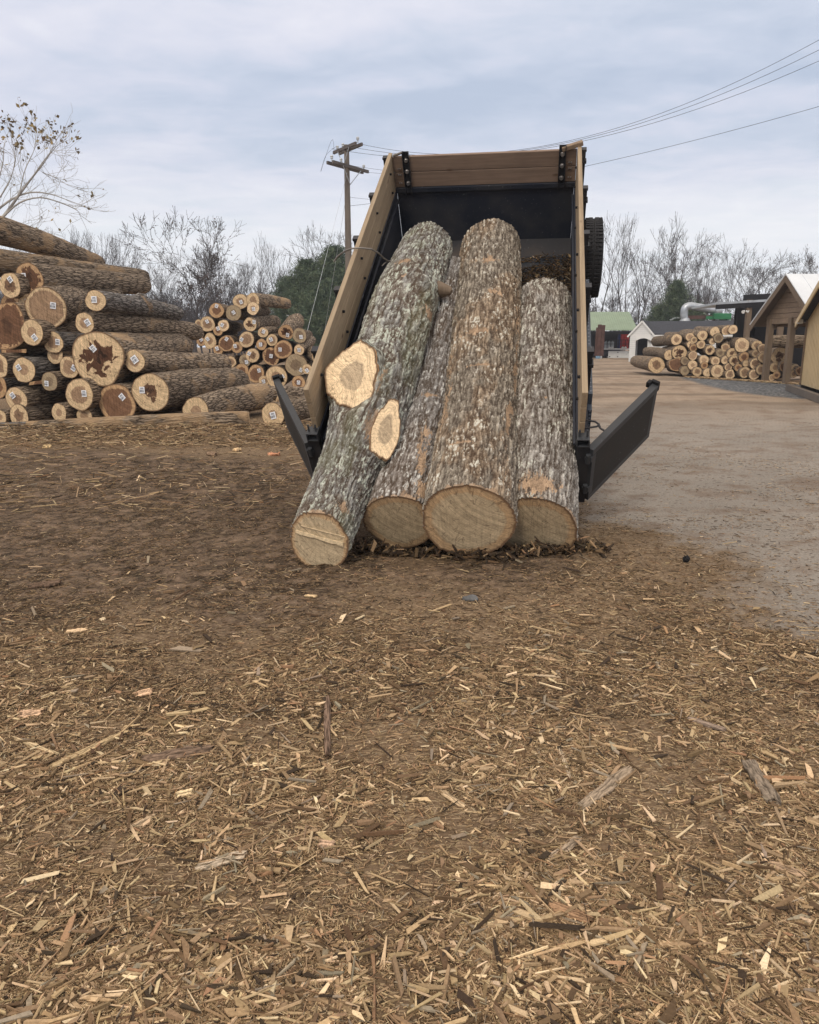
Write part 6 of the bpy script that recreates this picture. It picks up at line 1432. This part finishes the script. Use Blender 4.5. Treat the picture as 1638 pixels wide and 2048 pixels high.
for i, (px, py, ln, wd, a_, col_, lab) in enumerate([
    (64, 1431, .085, .075, .3, (.50, .33, .21), 'square pinkish chip at the left of the foreground'), (289, 1388, .070, .060, .6, (.56, .37, .23), 'rounded pinkish chip above the long tan slat'),
    (520, 1530, .055, .03, .1, (.62, .48, .28), 'bright yellow split chip right of the dark bark slab'), (370, 1588, .055, .04, .4, (.60, .46, .27), 'bright frayed chip below the dark bark slab'),
    (655, 1686, .05, .045, -.2, (.40, .27, .18), 'square tan chip in the lower middle'), (622, 1194, .075, .03, .0, (.58, .42, .24), 'bright flat chip on the dark soil below the lichen-covered log'),
    (205, 1243, .03, .03, 1.2, (.62, .5, .33), 'tiny bright chip on the soil at the left'), (155, 1265, .10, .05, .3, (.50, .36, .22), 'pale leaf-shaped chip on the soil at the left'),
    (94, 897, .13, .10, 1.2, (.68, .50, .27), 'yellow torn wood chunk in front of the near pile'), (474, 903, .16, .09, 1.3, (.60, .43, .25), 'yellow torn wood chunk right of centre before the near pile'),
    (548, 911, .15, .08, .1, (.45, .22, .13), 'reddish torn scrap near the left trailer gate'), (424, 912, .17, .09, -.6, (.22, .15, .10), 'brown curled bark flake left of the right yellow chunk')]):
    piece(px, py, ln, wd, .012 if py > 1000 else .05, a_, col_, lab, 600 + i, .75, nseg=8, name='wood_chunk' if py < 1000 else 'wood_chip', cat='wood chunk' if py < 1000 else 'wood chip')
q = ground(1372, 1122); b = MB(); bmesh.ops.create_icosphere(b.bm, subdivisions=3, radius=.026, matrix=Matrix.Translation((0, 0, .022)))
for v in b.bm.verts: v.co *= 1 + .12 * math.sin(v.co.x * 300 + v.co.z * 260)
tag(b.build('walnut', M['black'], None, True, (q[0], q[1], gz(q[0], q[1]))), 'round dark walnut husk lying alone on the packed yard', 'nut')
q = ground(942, 1200); b = MB(); bmesh.ops.create_icosphere(b.bm, subdivisions=2, radius=.045, matrix=Matrix.Translation((0, 0, .01)) @ Matrix.Diagonal((1.2, .7, .5, 1)))
for v in b.bm.verts: v.co *= 1 + .15 * math.sin(v.co.x * 90 + v.co.y * 70)
tag(b.build('stone', M['stone'], None, True, (q[0], q[1], gz(q[0], q[1]))), 'flat grey stone on the soil below the middle log end', 'stone')

# ------------------------------------------------------------------ thin winter haze over the yard
hm = bpy.data.materials.new('haze'); hm.use_nodes = True; hm.node_tree.nodes.clear()
_o = hm.node_tree.nodes.new('ShaderNodeOutputMaterial'); _v = hm.node_tree.nodes.new('ShaderNodeVolumePrincipled'); _v.inputs['Density'].default_value = HAZE_D; _v.inputs['Color'].default_value = (.86, .90, 1, 1); hm.node_tree.links.new(_v.outputs[0], _o.inputs['Volume'])
hz = MB().box((0, 70, 12.5), (440, 320, 28)).build('haze', hm); tag(hz, kind='stuff'); hz['label'] = 'thin pale winter haze hanging over the yard'; hz['category'] = 'haze'
